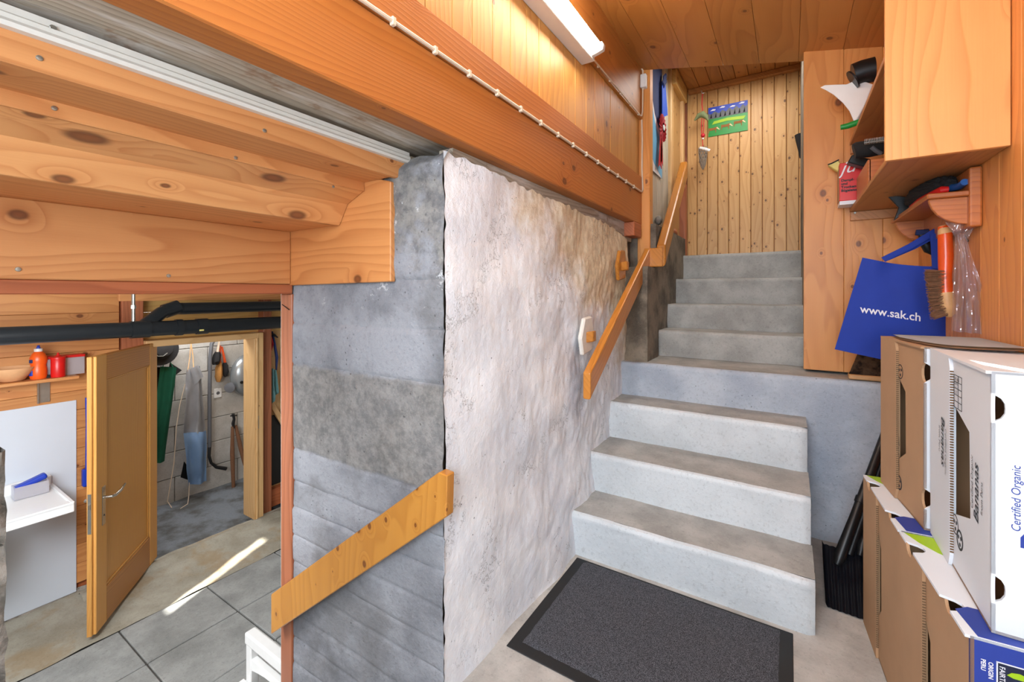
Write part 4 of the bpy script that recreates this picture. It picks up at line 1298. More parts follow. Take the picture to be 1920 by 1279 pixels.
q = P(439, 785, x=XS)
sr = thing('hedge_shears', q, 'long shears with brown wooden handles leaning in the store room', 'shears')
MB().tube([P(437, 776, x=XS), P(439, 786, x=XS), P(437, 795, x=XS), P(438, 803, x=XS)], [0.03, 0.025, 0.032, 0.02], 10, flat=0.4).tube([P(432, 780, x=XS), P(444, 779, x=XS)], 0.008, 8).build('blades', M['black'], sr, smooth=True)
for p0, p1, p2 in (((436, 800), (435.5, 850), (438, 922)), ((442, 798), (450, 835), (459, 872))):
    MB().tube([P(*p0, x=XS), P(*p1, x=XS + 0.02), P(*p2, x=XS + 0.06)], [0.015, 0.022, 0.017], 10).build('handle', M['bristle'], sr, smooth=True)

q = P(514, 640, x=XB - 0.08)
hs = thing('hanging_strap', q, 'dark blue strap with red piece hanging right of the door frame', 'strap')
xs_ = XB - 0.07
MB().tube([P(509, 622, x=xs_), P(514, 640, x=xs_), P(519, 670, x=xs_ + 0.02), P(518, 694, x=xs_)], [0.02, 0.016, 0.02, 0.01], 8, flat=0.6).build('strap', M['darkblue'], hs, smooth=True)
MB().tube([P(508, 632, x=xs_ + 0.02), P(511, 645, x=xs_ + 0.02), P(508, 658, x=xs_ + 0.01)], [0.012, 0.015, 0.01], 8, flat=0.6).build('red_piece', M['redcloth'], hs, smooth=True)
MB().tube([P(507, 625, x=xs_ + 0.01), P(514, 628, x=xs_ + 0.02), P(521, 633, x=xs_ + 0.01)], [0.012, 0.012, 0.005], 6, flat=0.6).build('knot', M['blackmatte'], hs, smooth=True)
tc = cloth('hanging_cloth', M['teal'], None, [P(508, 690, x=xs_ + 0.04), P(518, 694, x=xs_ + 0.04), P(521, 735, x=xs_ + 0.04), P(511, 757, x=xs_ + 0.04)], amp=0.02, nu=10, nv=16, seed=4)
tag(tc, 'pale teal cloth hanging below the dark blue strap', 'cloth')

# ---------------------------------------------------------------- shelf unit on the right wall
SY0, SY1 = 1.83, 2.868
su = thing('wall_shelf_unit', (0.4, 2.35, 1.67), 'large orange wooden shelf unit high on the right wall, its end board facing out', 'shelf')
MB().box(0.258, XR - 0.002, SY0 - 0.02, SY0, 1.672, 2.52).build('end_board', M['shelf_z'], su, bev=0.0015)
for z in (1.682, 2.03):
    MB().box(0.266, XR - 0.002, SY0, SY1, z - 0.009, z + 0.009).build('shelf', M['shelf_y'], su, bev=0.0015)
    MB().box(0.268, XR - 0.01, SY1 - 0.02, SY1 + 0.001, z - 0.055, z - 0.010).build('cleat', M['shelf_y'], su, bev=0.0015)
MB().lathe(P(1603, 399, y=SY1 - 0.021), [(0.006, 0), (0.004, 0.002)], 10, (0, -1, 0)).build('screw', M['metal'], su)
nb = MB().box(XR - 0.09, XR + 0.0, 0.7, 1.765, 2.37, 2.52).build('overhead_board', M['shelf_z'], bev=0.002)
tag(nb, 'short wooden board at the top right corner above the end board', 'board')

# things on the top shelf
YI = 2.62
sc_ = thing('plastic_scoop', P(1612, 180, y=YI), 'white curved plastic scoop with black socket sticking out over the top shelf', 'scoop')
out2 = [(1537, 164), (1546, 159.5), (1566, 158.5), (1587, 158), (1598, 153), (1612, 150), (1636, 158), (1622, 195), (1602, 232), (1599, 224), (1592, 208), (1580, 193), (1563, 178), (1548, 169)]
base_pts = [P(u, v, y=YI) for u, v in out2]
MB().panel([[(p.x, p.z) for p in base_pts]], (0, YI, 0), (1, 0, 0), (0, 0, 1), (0.02, 0.03, 0)).build('blade', M['white'], sc_, bev=0.002)
MB().tube([P(1640, 130, y=YI + 0.01), P(1616, 136, y=YI + 0.01), P(1600, 142, y=YI + 0.01)], [0.055, 0.055, 0.054], 18).tube([P(1601, 148, y=YI - 0.02), P(1598, 150, y=YI - 0.02)], 0.045, 14).build('socket', M['black'], sc_, smooth=True)
q = P(1596, 234, y=YI + 0.02)
gt = thing('garden_trowel', P(1604, 231, y=YI), 'green handled trowel sticking out under the white scoop', 'trowel')
gt_ = MB().tube([P(1576, 239, y=YI), P(1590, 236, y=YI), P(1604, 231, y=YI), P(1660, 215, y=YI)], [0.012, 0.014, 0.014, 0.012], 10).build('handle', M['green'], gt, smooth=True)
MB().box(0.33, 0.43, YI - 0.03, YI + 0.03, 2.042, 2.05).build('blade', M['metal'], gt, bev=0.003)
# lower shelf
YI = 2.50
bl = thing('umbrella', P(1640, 280, y=YI), 'black folded umbrella lying on the wooden crate of the lower shelf', 'umbrella')
MB().tube([P(1601, 283, y=YI), P(1604, 282, y=YI), P(1630, 279, y=YI), P(1665, 272, y=YI), P(1690, 268, y=YI)], [0.03, 0.036, 0.038, 0.036, 0.03], 14).build('canopy', M['blackmatte'], bl, smooth=True)
MB().tube([P(1634, 276, y=YI - 0.045), P(1643, 283, y=YI - 0.04), P(1652, 288, y=YI - 0.03)], 0.009, 8).build('handle', M['greyplastic'], bl, smooth=True)
ck = thing('wooden_tray', (0.40, 2.45, 1.692), 'small reddish wooden tray on the lower shelf', 'tray')
MB().box(0.277, 0.47, 2.30, 2.312, 1.692, 1.80).build('end', M['brack'], ck, bev=0.002)
MB().box(0.277, 0.47, 2.63, 2.642, 1.692, 1.80).build('end', M['brack'], ck, bev=0.002)
MB().box(0.272, 0.284, 2.30, 2.642, 1.692, 1.80).build('side', M['brack'], ck, bev=0.002)
MB().box(0.462, 0.474, 2.30, 2.642, 1.692, 1.80).build('side', M['brack'], ck, bev=0.002)
MB().box(0.28, 0.465, 2.31, 2.635, 1.692, 1.70).build('bottom', M['brack'], ck)
q = P(1601, 312, y=2.60)
bc = MB().obox(P(1612, 305, y=2.66), (1, 0, -0.5), (0, 1, 0), (0.5, 0, 1), 0.045, 0.03, 0.02).build('black_case', M['black'], bev=0.005)
tag(bc, 'small black case wedged between the red carton and the tray', 'case')
YB = 2.72
p0 = P(1573, 381, y=YB)
rb = thing('iron_carton', (0.25, YB + 0.05, 1.692), 'red carton with white script and black print on the lower shelf', 'carton')
bx0, bx1, bz0, bz1 = P(1574, 370, y=YB).x, 0.345, 1.6925, P(1585, 305, y=YB).z
MB().box(bx0, bx1, YB, YB + 0.11, bz0 + 0.018, bz1).build('carton', M['red'], rb, bev=0.002)
MB().box(bx0 + 0.0005, bx1 - 0.0005, YB + 0.0005, YB + 0.1095, bz0, bz0 + 0.018).build('base', M['boxwhite'], rb)
MB().box(bx0 - 0.0012, bx0, YB + 0.004, YB + 0.106, bz0 + 0.02, bz1 - 0.02).build('side_print', M['kraft'], rb)
MB().text('ju', P(1575, 327, y=YB - 0.001), (1, 0, 0.12), (-0.12, 0, 1), 0.085, 0.0015, shear=0.5, sx=1.0).build('script', M['inkwhite'], rb)
MB().text('Dampf-\nund\nTrocken-\nBügeleisen', P(1577, 341, y=YB - 0.001), (1, 0, 0), (0, 0, 1), 0.017, 0.0015, bold=0.0006).build('print', M['ink'], rb)
q = P(1564, 310, y=YB + 0.06)
yb = thing('yellow_pouch', q, 'small yellow pouch with dark hem behind the red carton', 'pouch')
MB().prism([P(1552, 309, y=YB + 0.06), P(1572, 300, y=YB + 0.06), P(1576, 306, y=YB + 0.06), P(1590, 330, y=YB + 0.06), P(1566, 318, y=YB + 0.06)], (0, 0.04, 0)).build('body', M['yellow'], yb, bev=0.004)
MB().tube([P(1552, 309, y=YB + 0.058), P(1560, 306, y=YB + 0.056), P(1566, 303, y=YB + 0.056), P(1573, 299.5, y=YB + 0.058)], 0.003, 6).build('hem', M['blackmatte'], yb)
MB().box(0.30, 0.42, 2.20, 2.45, 2.0195, 2.0205).build('x', M['clear']) if False else None
rl = MB()
for k in range(14):
    a = P(1622 + 3.0 * k, 266 - 0.4 * k, y=2.42)
    rl.tube([a + V((0, 0, 0.012)), a + V((0, 0.004, 0.0)), a + V((0, 0.0, -0.012))], 0.0015, 5)
rl.tube([P(1620, 268, y=2.421), P(1668, 262, y=2.421)], 0.002, 5)
o = rl.build('wire_spiral', M['metal'])
tag(o, 'thin wire spiral of a notepad lying above the umbrella', 'notepad')

# small varnished shelf under the unit
ss = thing('bracket_shelf', (0.47, 2.33, 1.46), 'small varnished wall shelf with curved brackets under the big shelf', 'shelf')
YS0, YS1 = 2.05, 2.66
MB().box(XR - 0.032, XR - 0.001, YS0 - 0.022, YS1 + 0.02, 1.47, 1.668).build('back_board', M['brack'], ss, bev=0.006, segs=2)
MB().box(0.400, XR - 0.03, YS0 - 0.02, YS1 + 0.01, 1.575, 1.592).build('shelf', M['brack'], ss, bev=0.003)
for y_ in (YS0, YS1 - 0.05):
    pts = [(XR - 0.03, y_, 1.575), (0.408, y_, 1.575), (0.41, y_, 1.562), (0.418, y_, 1.54), (0.432, y_, 1.518), (0.452, y_, 1.50), (0.478, y_, 1.488), (XR - 0.03, y_, 1.482)]
    MB().prism(pts, (0, 0.018, 0)).build('bracket', M['brack'], ss, bev=0.002)
SHS = 1.593
hb_ = thing('hand_broom', (0.46, 2.3, SHS), 'black bristled hand broom with blue handle on the small shelf', 'brush')
fz = MB().tube([(0.425, 2.44, SHS + 0.045), (0.44, 2.37, SHS + 0.045), (0.46, 2.25, SHS + 0.05), (0.475, 2.16, SHS + 0.045), (0.48, 2.12, SHS + 0.042)], [0.018, 0.036, 0.042, 0.036, 0.016], 16)
bmesh.ops.subdivide_edges(fz.bm, edges=fz.bm.edges[:], cuts=2, use_grid_fill=True)
for v_ in fz.bm.verts:
    v_.co += V((n3(v_.co, 130), n3(v_.co, 130, 5), n3(v_.co, 130, 9))) * 0.007
fz.build('bristles', M['blackmatte'], hb_)
MB().tube([(0.482, 2.135, SHS + 0.03), (0.494, 2.085, SHS + 0.025), (0.496, 2.045, SHS + 0.03)], [0.013, 0.012, 0.011], 10).build('handle', M['bluehandle'], hb_, smooth=True)
dp = thing('scraper', (0.42, 2.5, SHS), 'black forked scraper with blue handle sticking out over the small shelf', 'scraper')
ys2 = 2.50
MB().panel([[(p.x, p.z) for p in (P(1663, 366, y=ys2), P(1700, 369, y=ys2), P(1716, 372, y=ys2), P(1704, 392, y=ys2), P(1676, 414, y=ys2), P(1685, 389, y=ys2))]], (0, ys2, 0), (1, 0, 0), (0, 0, 1), (0.0, 0.014, 0)).build('blade', M['black'], dp, bev=0.002)
MB().tube([P(1702, 374, y=ys2 - 0.01), P(1730, 368, y=ys2 - 0.12), P(1750, 366, y=ys2 - 0.18)], [0.012, 0.013, 0.012], 10).build('handle', M['bluehandle'], dp, smooth=True)
rd = thing('dustpan', V((0.43, 2.2, SHS)), 'red tool lying along the front of the small shelf', 'dustpan')
MB().tube([P(1710, 388, y=2.40), P(1726, 377, y=2.26), P(1752, 364, y=2.14), P(1768, 356, y=2.11), P(1778, 355, y=2.11)], [0.010, 0.013, 0.014, 0.014, 0.010], 10).build('handle', M['red'], rd, smooth=True)

# bag on the hook under the small shelf
YG = 2.44
bg = thing('tote_bag', P(1680, 600, y=YG), 'blue cloth bag with white lettering hanging from the small shelf', 'bag')
tl, tr, brr, bll = P(1617, 483, y=YG), P(1772, 500, y=YG), P(1800, 706, y=YG), P(1565, 655, y=YG)


def bag_fn(side):
    def fn(a, b):
        top = tl * (1 - a) + tr * a - V((0, 0, 0.012)) * math.sin(PI * a)
        bot = bll * (1 - a) + brr * a
        p = top * (1 - b) + bot * b
        d = 0.025 * math.sin(PI * a) ** 0.7 * math.sin(PI * min(1, 0.12 + b * 0.88)) + 0.008 * n3((a * 3, b * 2, side), 1.5) + 0.004 * math.sin(a * 14 + 3 * b) * (1 - b)
        e_ = min(1, 9 * min(a, 1 - a)) * min(1, 9 * (1 - b))
        d = 0.0005 + abs(d) * e_
        return p + V((0, -d if side > 0 else d, 0))
    return fn


m = MB().grid(bag_fn(1), 30, 30).grid(bag_fn(-1), 30, 30)
bmesh.ops.remove_doubles(m.bm, verts=m.bm.verts[:], dist=0.0008)
m.build('body', M['bag'], bg, smooth=True)
hk = P(1760, 430, y=YG)
for a, b, nm in (((1656, 487), (1757, 432), 0), ((1663, 484), (1762, 436), 1)):
    p0, p1 = P(*a, y=YG - 0.022 + 0.03 * nm), P(*b, y=YG + 0.01 * nm)
    MB().tube([p0, p0 * 0.5 + p1 * 0.5 + V((0, 0, -0.006)), p1], 0.012, 8, flat=0.18, up=(0, 0.2, 1)).build('strap', M['bag'], bg, smooth=True)
MB().prism([P(1744, 440, y=YG - 0.02), P(1762, 436, y=YG - 0.02), P(1766, 505, y=YG - 0.03), P(1748, 503, y=YG - 0.03)], (0, 0.004, 0)).build('strap', M['bag'], bg)
# lettering laid on the bag's bulging front
tx_ = MB().text('www.sak.ch', P(1614, 586, y=YG - 0.036), P(1722, 602, y=YG - 0.036) - P(1614, 586, y=YG - 0.036), (0.02, 0, 1), 0.048, 0.0, bold=0.0006, sx=0.86)
import mathutils.bvhtree as _bv
bmf = bmesh.new()
bmf.from_mesh(bpy.data.objects[bg.children[0].name].data)
tree = _bv.BVHTree.FromBMesh(bmf)
for v_ in tx_.bm.verts:
    h_ = tree.ray_cast(V((v_.co.x, 1.5, v_.co.z)) - wloc(bg), V((0, 1, 0)))
    if h_[0] is not None:
        v_.co.y = (h_[0] + wloc(bg)).y - 0.0015
bmf.free()
tx_.build('lettering', M['inkwhite'], bg)

gl_ = thing('black_tool', P(1742, 470, y=2.50), 'black pointed tool hanging behind the bag strap', 'tool')
MB().tube([P(1728, 440, y=2.52), P(1733, 452, y=2.52), P(1742, 470, y=2.52), P(1747, 478, y=2.52)], [0.012, 0.02, 0.017, 0.002], 10).build('blade', M['black'], gl_, smooth=True)
MB().tube([P(1717, 436, y=2.53), P(1735, 437, y=2.53), P(1752, 432, y=2.53)], [0.012, 0.016, 0.01], 8).build('cord', M['darkblue'], gl_, smooth=True)

YR = 2.16
bu = thing('banister_brush', P(1775, 500, y=YR), 'orange lacquered brush with brown bristles hanging before the blue bag', 'brush')
MB().tube([P(1768, 424, y=YR), P(1772, 440, y=YR), P(1773, 480, y=YR), P(1772, 520, y=YR), P(1773, 550, y=YR)], [0.014, 0.020, 0.021, 0.018, 0.022], 14).build('handle', M['varn_orange'], bu, smooth=True)
MB().tube([P(1773, 548, y=YR), P(1776, 570, y=YR), P(1779, 588, y=YR), P(1781, 594, y=YR)], [0.0225, 0.024, 0.018, 0.008], 14).build('tip', M['tan'], bu, smooth=True)
MB().tube([P(1766, 423, y=YR - 0.001), P(1770, 431, y=YR - 0.001), P(1772, 438, y=YR - 0.001)], [0.010, 0.0175, 0.0205], 14).build('tip', M['tan'], bu, smooth=True)
br_m = MB()
rnd = random.Random(3)
for k in range(700):
    t = rnd.random()
    v0 = 508 + 84 * t
    dep = rnd.uniform(-0.018, 0.018)
    a = P(1772 + 3 * t, v0, y=YR) + V((0, dep, 0))
    ln = 36 - 10 * t + rnd.uniform(-2, 2)
    b = P(1771 + 3 * t - ln, v0 + rnd.uniform(-3, 3) + 6 * t, y=YR) + V((0, dep * 1.4, 0))
    br_m.tube([a, b], [0.0012, 0.0009], 3, caps=False)
o = br_m.build('bristles', M['bristle'], bu)
o['kind'] = 'stuff'

# clear plastic bag
YPB = 2.10


def film(seed, pts_l, pts_r, y0):
    n_ = len(pts_l) - 1

    def fn(a, b):
        i = min(n_ - 1, int(b * n_))
        f_ = b * n_ - i
        l = P(*pts_l[i], y=y0) * (1 - f_) + P(*pts_l[i + 1], y=y0) * f_
        r = P(*pts_r[i], y=y0) * (1 - f_) + P(*pts_r[i + 1], y=y0) * f_
        p = l * (1 - a) + r * a
        d = 0.02 * n3((a * 4, b * 5, seed), 1.3) + 0.012 * math.sin(a * 17 + seed + 5 * b) * (0.4 + b)
        return p + V((0.2 * d, d - 0.02, 0))
    return fn


pbag = MB()
pbag.grid(film(1.0, [(1769, 418), (1787, 445), (1785, 500), (1782, 560), (1780, 620)], [(1826, 424), (1810, 450), (1820, 500), (1832, 560), (1836, 626)], YPB), 24, 50)
pbag.grid(film(3.0, [(1790, 440), (1795, 470), (1800, 520), (1808, 575), (1812, 624)], [(1806, 440), (1818, 480), (1832, 520), (1846, 575), (1852, 626)], YPB - 0.03), 20, 50)
o = pbag.build('plastic_bag', M['clear'], smooth=True)
tag(o, 'crumpled clear plastic bag hanging from the small shelf bracket', 'bag')
q = P(1811, 444, x=XR - 0.004)
o = MB().tube([P(1808, 440, x=XR - 0.004), P(1815, 452, x=XR - 0.02)], 0.003, 6).build('hook', M['black'])
tag(o, 'thin black hook on the board wall beside the plastic bag', 'hook')

# bark edged board on the landing
q = P(1620, 705, y=2.76)
bb = thing('bark_board', (0.30, 2.78, 0.82), 'piece of bark mounted on a small board standing under the blue bag', 'bark')
MB().box(P(1592, 706, y=2.72).x, 0.50, 2.72, 2.78, 0.824, 0.848).build('board', M['tan'], bb, bev=0.004)


def bark_fn(a, b):
    x = P(1591, 690, y=2.74).x + 0.28 * a
    z = 0.848 + (0.135 + 0.03 * n3((a * 3, 1, 1), 2)) * b
    xx_ = x + 0.05 * b * (1 - a)
    return V((xx_, 2.735 + 0.045 * b - 0.012 * math.sin(PI * b) + 0.012 * n3((xx_, z, 0), 40), z))


m = MB().grid(bark_fn, 40, 24)
m.solid(0.018)
m.build('bark', M['bark'], bb, smooth=True)

# ---------------------------------------------------------------- shovels behind the boxes
sv = thing('snow_shovel', (0.25, 2.2, 0.0), 'black snow shovel with wide blade leaning behind the cardboard boxes', 'shovel')
A0, A1 = P(1548, 1137, z=0.004), P(1624, 1164, z=0.004)
B0 = P(1541, 1016, y=2.42)
B1 = B0 + (A1 - A0) + V((0.02, 0.0, 0))


def blade_fn(a, b):
    p = (A0 * (1 - a) + A1 * a) * (1 - b) + (B0 * (1 - a) + B1 * a) * b
    nrm = (A1 - A0).cross(B0 - A0).normalized()
    e = min(a, 1 - a)
    return p - nrm * (0.03 * math.sin(PI * b * 0.9) - 0.02 * max(0, 1 - e / 0.05) + 0.004 * math.sin(a * 40) * 0.5)


m = MB().grid(blade_fn, 48, 14)
m.solid(0.005)
m.build('blade', M['navy'], sv, smooth=True)
h0, h1 = P(1574, 1045, y=2.33), P(1668, 790, y=2.66)
MB().tube([h0 + (h0 - h1) * 0.05, h0, h0 * 0.7 + h1 * 0.3, h1], [0.012, 0.022, 0.017, 0.016], 12).build('shaft', M['black'], sv, smooth=True)
MB().tube([h0 * 0.62 + h1 * 0.38, h0 * 0.58 + h1 * 0.42], 0.021, 12).build('clamp_ring', M['black'], sv, smooth=True)
sv2 = thing('garden_shovel', (0.30, 2.3, 0.0), 'second black shaft with small socket beside the snow shovel', 'shovel')
g0, g1 = P(1592, 1040, y=2.40), P(1678, 800, y=2.67)
MB().tube([g0, g0 * 0.5 + g1 * 0.5, g1], [0.017, 0.015, 0.014], 12).build('shaft', M['black'], sv2, smooth=True)
MB().tube([g0 * 0.56 + g1 * 0.44, g0 * 0.52 + g1 * 0.48], 0.019, 12).build('clamp_ring', M['black'], sv2, smooth=True)
gb = P(1640, 1060, y=2.30)
cc = [P(1584, 1040, y=2.38), P(1606, 1030, y=2.38), P(1650, 1090, y=2.10), P(1612, 1120, y=2.10)]
MB().panel([[(-0.05, 0), (0.05, 0), (0.09, -0.12), (0.05, -0.24), (-0.05, -0.24), (-0.09, -0.12)]], g0 + V((0.05, 0.03, 0.03)), (1, 0.2, 0), (0, 0.35, 0.9), (0, 0.004, -0.002)).build('blade', M['navy'], sv2)
f0, f1 = P(1620, 1040, y=2.42), P(1626, 980, y=2.46)
MB().tube([P(1612, 1042, y=2.40), P(1616, 1024, y=2.42), P(1624, 1000, y=2.45), P(1632, 985, y=2.47)], [0.012, 0.02, 0.014, 0.012], 10).build('socket', M['black'], sv2, smooth=True)

# ---------------------------------------------------------------- banana boxes


def notch_rect(W, H, notches):
    """rectangle with half-round notches: (edge, centre, half width, depth); edges b r t l"""
    pts = []

    def edge(p0, p1, inn, ns, L):
        pts.append(p0)
        for c, hw, dp_ in sorted(ns):
            for k in range(7):
                t = k / 6
                s = c - hw + 2 * hw * t
                d_ = dp_ * (1 - abs(2 * t - 1) ** 3)
                pts.append((p0[0] + (p1[0] - p0[0]) * s / L + inn[0] * d_, p0[1] + (p1[1] - p0[1]) * s / L + inn[1] * d_))
    g = lambda e: [n_[1:] for n_ in notches if n_[0] == e]
    edge((0, 0), (W, 0), (0, 1), g('b'), W)
    edge((W, 0), (W, H), (-1, 0), g('r'), H)
    edge((W, H), (0, H), (0, -1), [(W - c, hw, d_) for c, hw, d_ in g('t')], W)
    edge((0, H), (0, 0), (1, 0), [(H - c, hw, d_) for c, hw, d_ in g('l')], H)
    return pts


def banana_box(far, near, z0, h, depth, label, face='kraft', front='boxwhite', top='boxwhite', corner_notch=True, ld=0.018, fd=0.02, hw=0.15, top_notch=False, swoosh=False):
    far, near = V((far[0], far[1], z0)), V((near[0], near[1], z0))
    a = far - near
    L = a.length
    a.normalize()
    b = V((a.y, -a.x, 0))
    if b.x < 0:
        b = -b
    up_ = V((0, 0, 1))
    t = thing('banana_box', (near + far) / 2 + b * depth / 2, label, 'cardboard box', 'banana boxes stacked along the right wall')
    th = 0.006
    slit = 0.40 * L
    cn = [('l', 0.17 * h, 0.03, ld), ('l', 0.86 * h, 0.03, ld)] if corner_notch else []
    cnf = [(n_[0], n_[1], n_[2], fd) for n_ in cn]
    tn = [('t', 0.24 * L, 0.03, 0.025), ('t', 0.80 * L, 0.03, 0.025)] if top_notch else []
    # left face, s runs from the near edge to the far edge: near flap behind, far flap lapping over it
    W2 = L - slit
    body = notch_rect(W2, h, cn + [n_ for n_ in tn if n_[1] < W2])
    hole = [(W2 - hw, 0.33 * h), (W2 - 0.004, 0.25 * h), (W2 - 0.004, 0.78 * h), (W2 - hw * 0.95, 0.70 * h)]
    MB().panel([body, hole], near, a, up_, b * th).build('near_flap', M[face], t)
    W1 = slit + 0.012
    n1_ = [('t', n_[1] - (L - W1), n_[2], n_[3]) for n_ in tn if n_[1] > W2]
    fl = [(0.012, 0), (W1, 0), (W1, h), (0.012, h), (0, h - 0.03), (0, 0.03)] if not n1_ else None
    if fl is None:
        fl = notch_rect(W1, h, n1_)
    fo = near + a * (L - W1) - b * 0.0075
    MB().panel([fl], fo, a, up_, b * 0.0072).build('far_flap', M[face], t)
    e = MB()
    nseg = 70
    for k in range(nseg):
        z_ = 0.035 + (h - 0.07) * k / nseg
        e.box(0, 0, 0, 0, 0, 0) if False else e.obox(fo - a * 0.0006 + up_ * (z_ + (h - 0.07) / nseg / 2) + b * 0.0037, a, b, up_, 0.0008, 0.0034, (h - 0.07) / nseg * 0.3)
    e_ = e.build('corrugated_edge', M['kraftedge'], t)
    e_['kind'] = 'stuff'
    # other faces
    fn_ = notch_rect(depth, h, cnf)
    MB().panel([fn_], near, b, up_, a * th).build('front_panel', M[front], t)
    MB().panel([notch_rect(depth, h, [])], far, b, up_, -a * th).build('back_panel', M['kraft'], t)
    MB().panel([notch_rect(L, h, [])], near + b * depth, a, up_, -b * th).build('wall_side_panel', M['kraft'], t)
    MB().panel([notch_rect(L, depth + 0.008, [('b', n_[1], n_[2], n_[3] + 0.008) for n_ in tn])], near + up_ * (h + 0.0008) - b * 0.008, a, b, -up_ * th).build('top_panel', M[top], t)
    MB().panel([notch_rect(L, depth, [])], near, a, b, up_ * th).build('bottom_panel', M['kraft'], t)
    if swoosh:
        o_ = near + up_ * (h + 0.0010)
        arc = [(L, 0.0)] + [(L - 0.15 * (1 - math.cos(t_)), 0.13 * math.sin(t_) ** 0.8 if t_ > 0 else 0.0) for t_ in ()]
        ptsw = [(L - 0.002, 0.002), (L - 0.05, 0.022), (L - 0.09, 0.050), (L - 0.115, 0.085), (L - 0.128, 0.13), (L - 0.13, depth - 0.002), (L - 0.002, depth - 0.002)]
        MB().panel([ptsw], o_, a, b, up_ * 0.0006).build('lime_print', M['lime'], t)
        MB().panel([[(0.002, 0.012), (0.085, 0.004), (0.105, 0.03), (0.10, depth - 0.002), (0.002, depth - 0.002)]], o_, a, b, up_ * 0.0006).build('blue_print', M['boxblue'], t)
        MB().text('Bananas\nOrganic', o_ + a * 0.20 + b * 0.075, -a, -b, 0.018, 0.0012, bold=0.0003).build('lettering', M['boxnavy'], t)
    return t, near, a, b, L


H1 = 0.558
L1 = banana_box((0.245, 2.115), (0.275, 1.677), 0.001, H1, 0.235, 'brown banana box on the floor, far one of the lower row beside the shovel', front='boxblue', corner_notch=False, top_notch=True, swoosh=True, hw=0.045)
L2 = banana_box((0.277, 1.668), (0.308, 1.238), 0.001, H1, 0.22, 'brown banana box with blue printed front on the floor, near one of the lower row', front='boxblue', corner_notch=False, top_notch=True, swoosh=True, hw=0.045)
T1 = banana_box((0.290, 2.070), (0.331, 1.712), 0.5615, 0.532, 0.195, 'brown banana box of the upper row, nearest the blue bag', front='boxwhite', top='kraft', hw=0.075)
T2 = banana_box((0.350, 1.703), (0.346, 1.268), 0.5615, 0.530, 0.183, 'white printed banana box of the upper row, standing nearest the viewer', face='boxwhite', front='boxwhite', ld=0.003, fd=0.02, hw=0.135)

# print on the white box
t, near, a, b, L = T2
UP_ = V((0, 0, 1))
o_ = near + a * (0.085) - b * 0.0005
MB().text('Bananas', near + a * 0.072 + UP_ * 0.185 - b * 0.0002, UP_, a, 0.040, 0.001, shear=0.25, bold=0.0004).build('lettering', M['ink'], t)
MB().text('Certified Organic', near + a * 0.106 + UP_ * 0.205 - b * 0.0002, UP_, a, 0.017, 0.001, shear=0.1).build('lettering', M['ink'], t)
MB().text('from Peru', near + a * 0.046 + UP_ * 0.215 - b * 0.0002, UP_, a, 0.017, 0.001, shear=0.1).build('lettering', M['ink'], t)
fa = near + a * (L * 0.60) - b * 0.0080
MB().text('Bananas', fa + a * 0.055 + UP_ * 0.365 - b * 0.0002, -UP_, -a, 0.040, 0.001, shear=0.25, bold=0.0004).build('lettering', M['ink'], t)
MB().text('Certified Organic', fa + a * 0.022 + UP_ * 0.34 - b * 0.0002, -UP_, -a, 0.017, 0.001, shear=0.1).build('lettering', M['ink'], t)
MB().text('from Peru', fa + a * 0.078 + UP_ * 0.335 - b * 0.0002, -UP_, -a, 0.017, 0.001, shear=0.1).build('lettering', M['ink'], t)


def ring_mark(c, ux, uy, r, w, nrm, parent, name='round_mark', mt_='ink', n=28, inner=True):
    m_ = MB()
    o2 = [(r * math.cos(2 * PI * k / n), r * math.sin(2 * PI * k / n)) for k in range(n)]
    i2 = [((r - w) * math.cos(2 * PI * k / n), (r - w) * math.sin(2 * PI * k / n)) for k in range(n)]
    m_.panel([o2, i2], c, ux, uy, nrm * 0.0006)
    if inner:
        for k in range(3):
            q = 2 * PI * k / 3 + 0.4
            cc_ = (0.45 * r * math.cos(q), 0.45 * r * math.sin(q))
            m_.panel([[(cc_[0] + 0.22 * r * math.cos(q + s), cc_[1] + 0.22 * r * math.sin(q + s)) for s in (0.3, 1.5, 2.6, 3.9, 5.2)]], c, ux, uy, nrm * 0.0006)
    return m_.build(name, M[mt_], parent)


ring_mark(near + a * 0.235 + UP_ * 0.115 - b * 0.0002, a, UP_, 0.024, 0.0025, -b, t)
ring_mark(near + a * 0.20 + UP_ * 0.092 - b * 0.0002, a, UP_, 0.024, 0.0055, -b, t)
# table of figures
tbm = MB()
c0 = near + a * 0.185 + UP_ * 0.405 - b * 0.0002
for k in range(6):
    tbm.panel([[(0, 0.016 * k), (0.06, 0.016 * k), (0.06, 0.016 * k + 0.0013), (0, 0.016 * k + 0.0013)]], c0, a, UP_, -b * 0.0006)
for s_ in (0, 0.027, 0.0587):
    tbm.panel([[(s_, 0), (s_ + 0.0013, 0), (s_ + 0.0013, 0.0813), (s_, 0.0813)]], c0, a, UP_, -b * 0.0006)
tbm.text('GPS 400\n75 9 8\n/ / /\n1 2 3', c0 + a * 0.057 + UP_ * 0.068, -a, UP_, 0.011, 0.0008).build('print_table', M['ink'], t)
# front face
f0_ = near + b * 0.040 + UP_ * 0.215
MB().text('Certified Organic', f0_, UP_, -b, 0.0185, 0.0012, shear=0.12).build('lettering', M['boxblue'], t)
MB().panel([[(0, 0), (0.03, 0), (0.03, 0.03), (0.006, 0.03), (0, 0.02)]], near + b * 0.040 + UP_ * 0.185 - a * 0.0002, b, UP_, -a * 0.0006).build('blue_print', M['boxblue'], t)
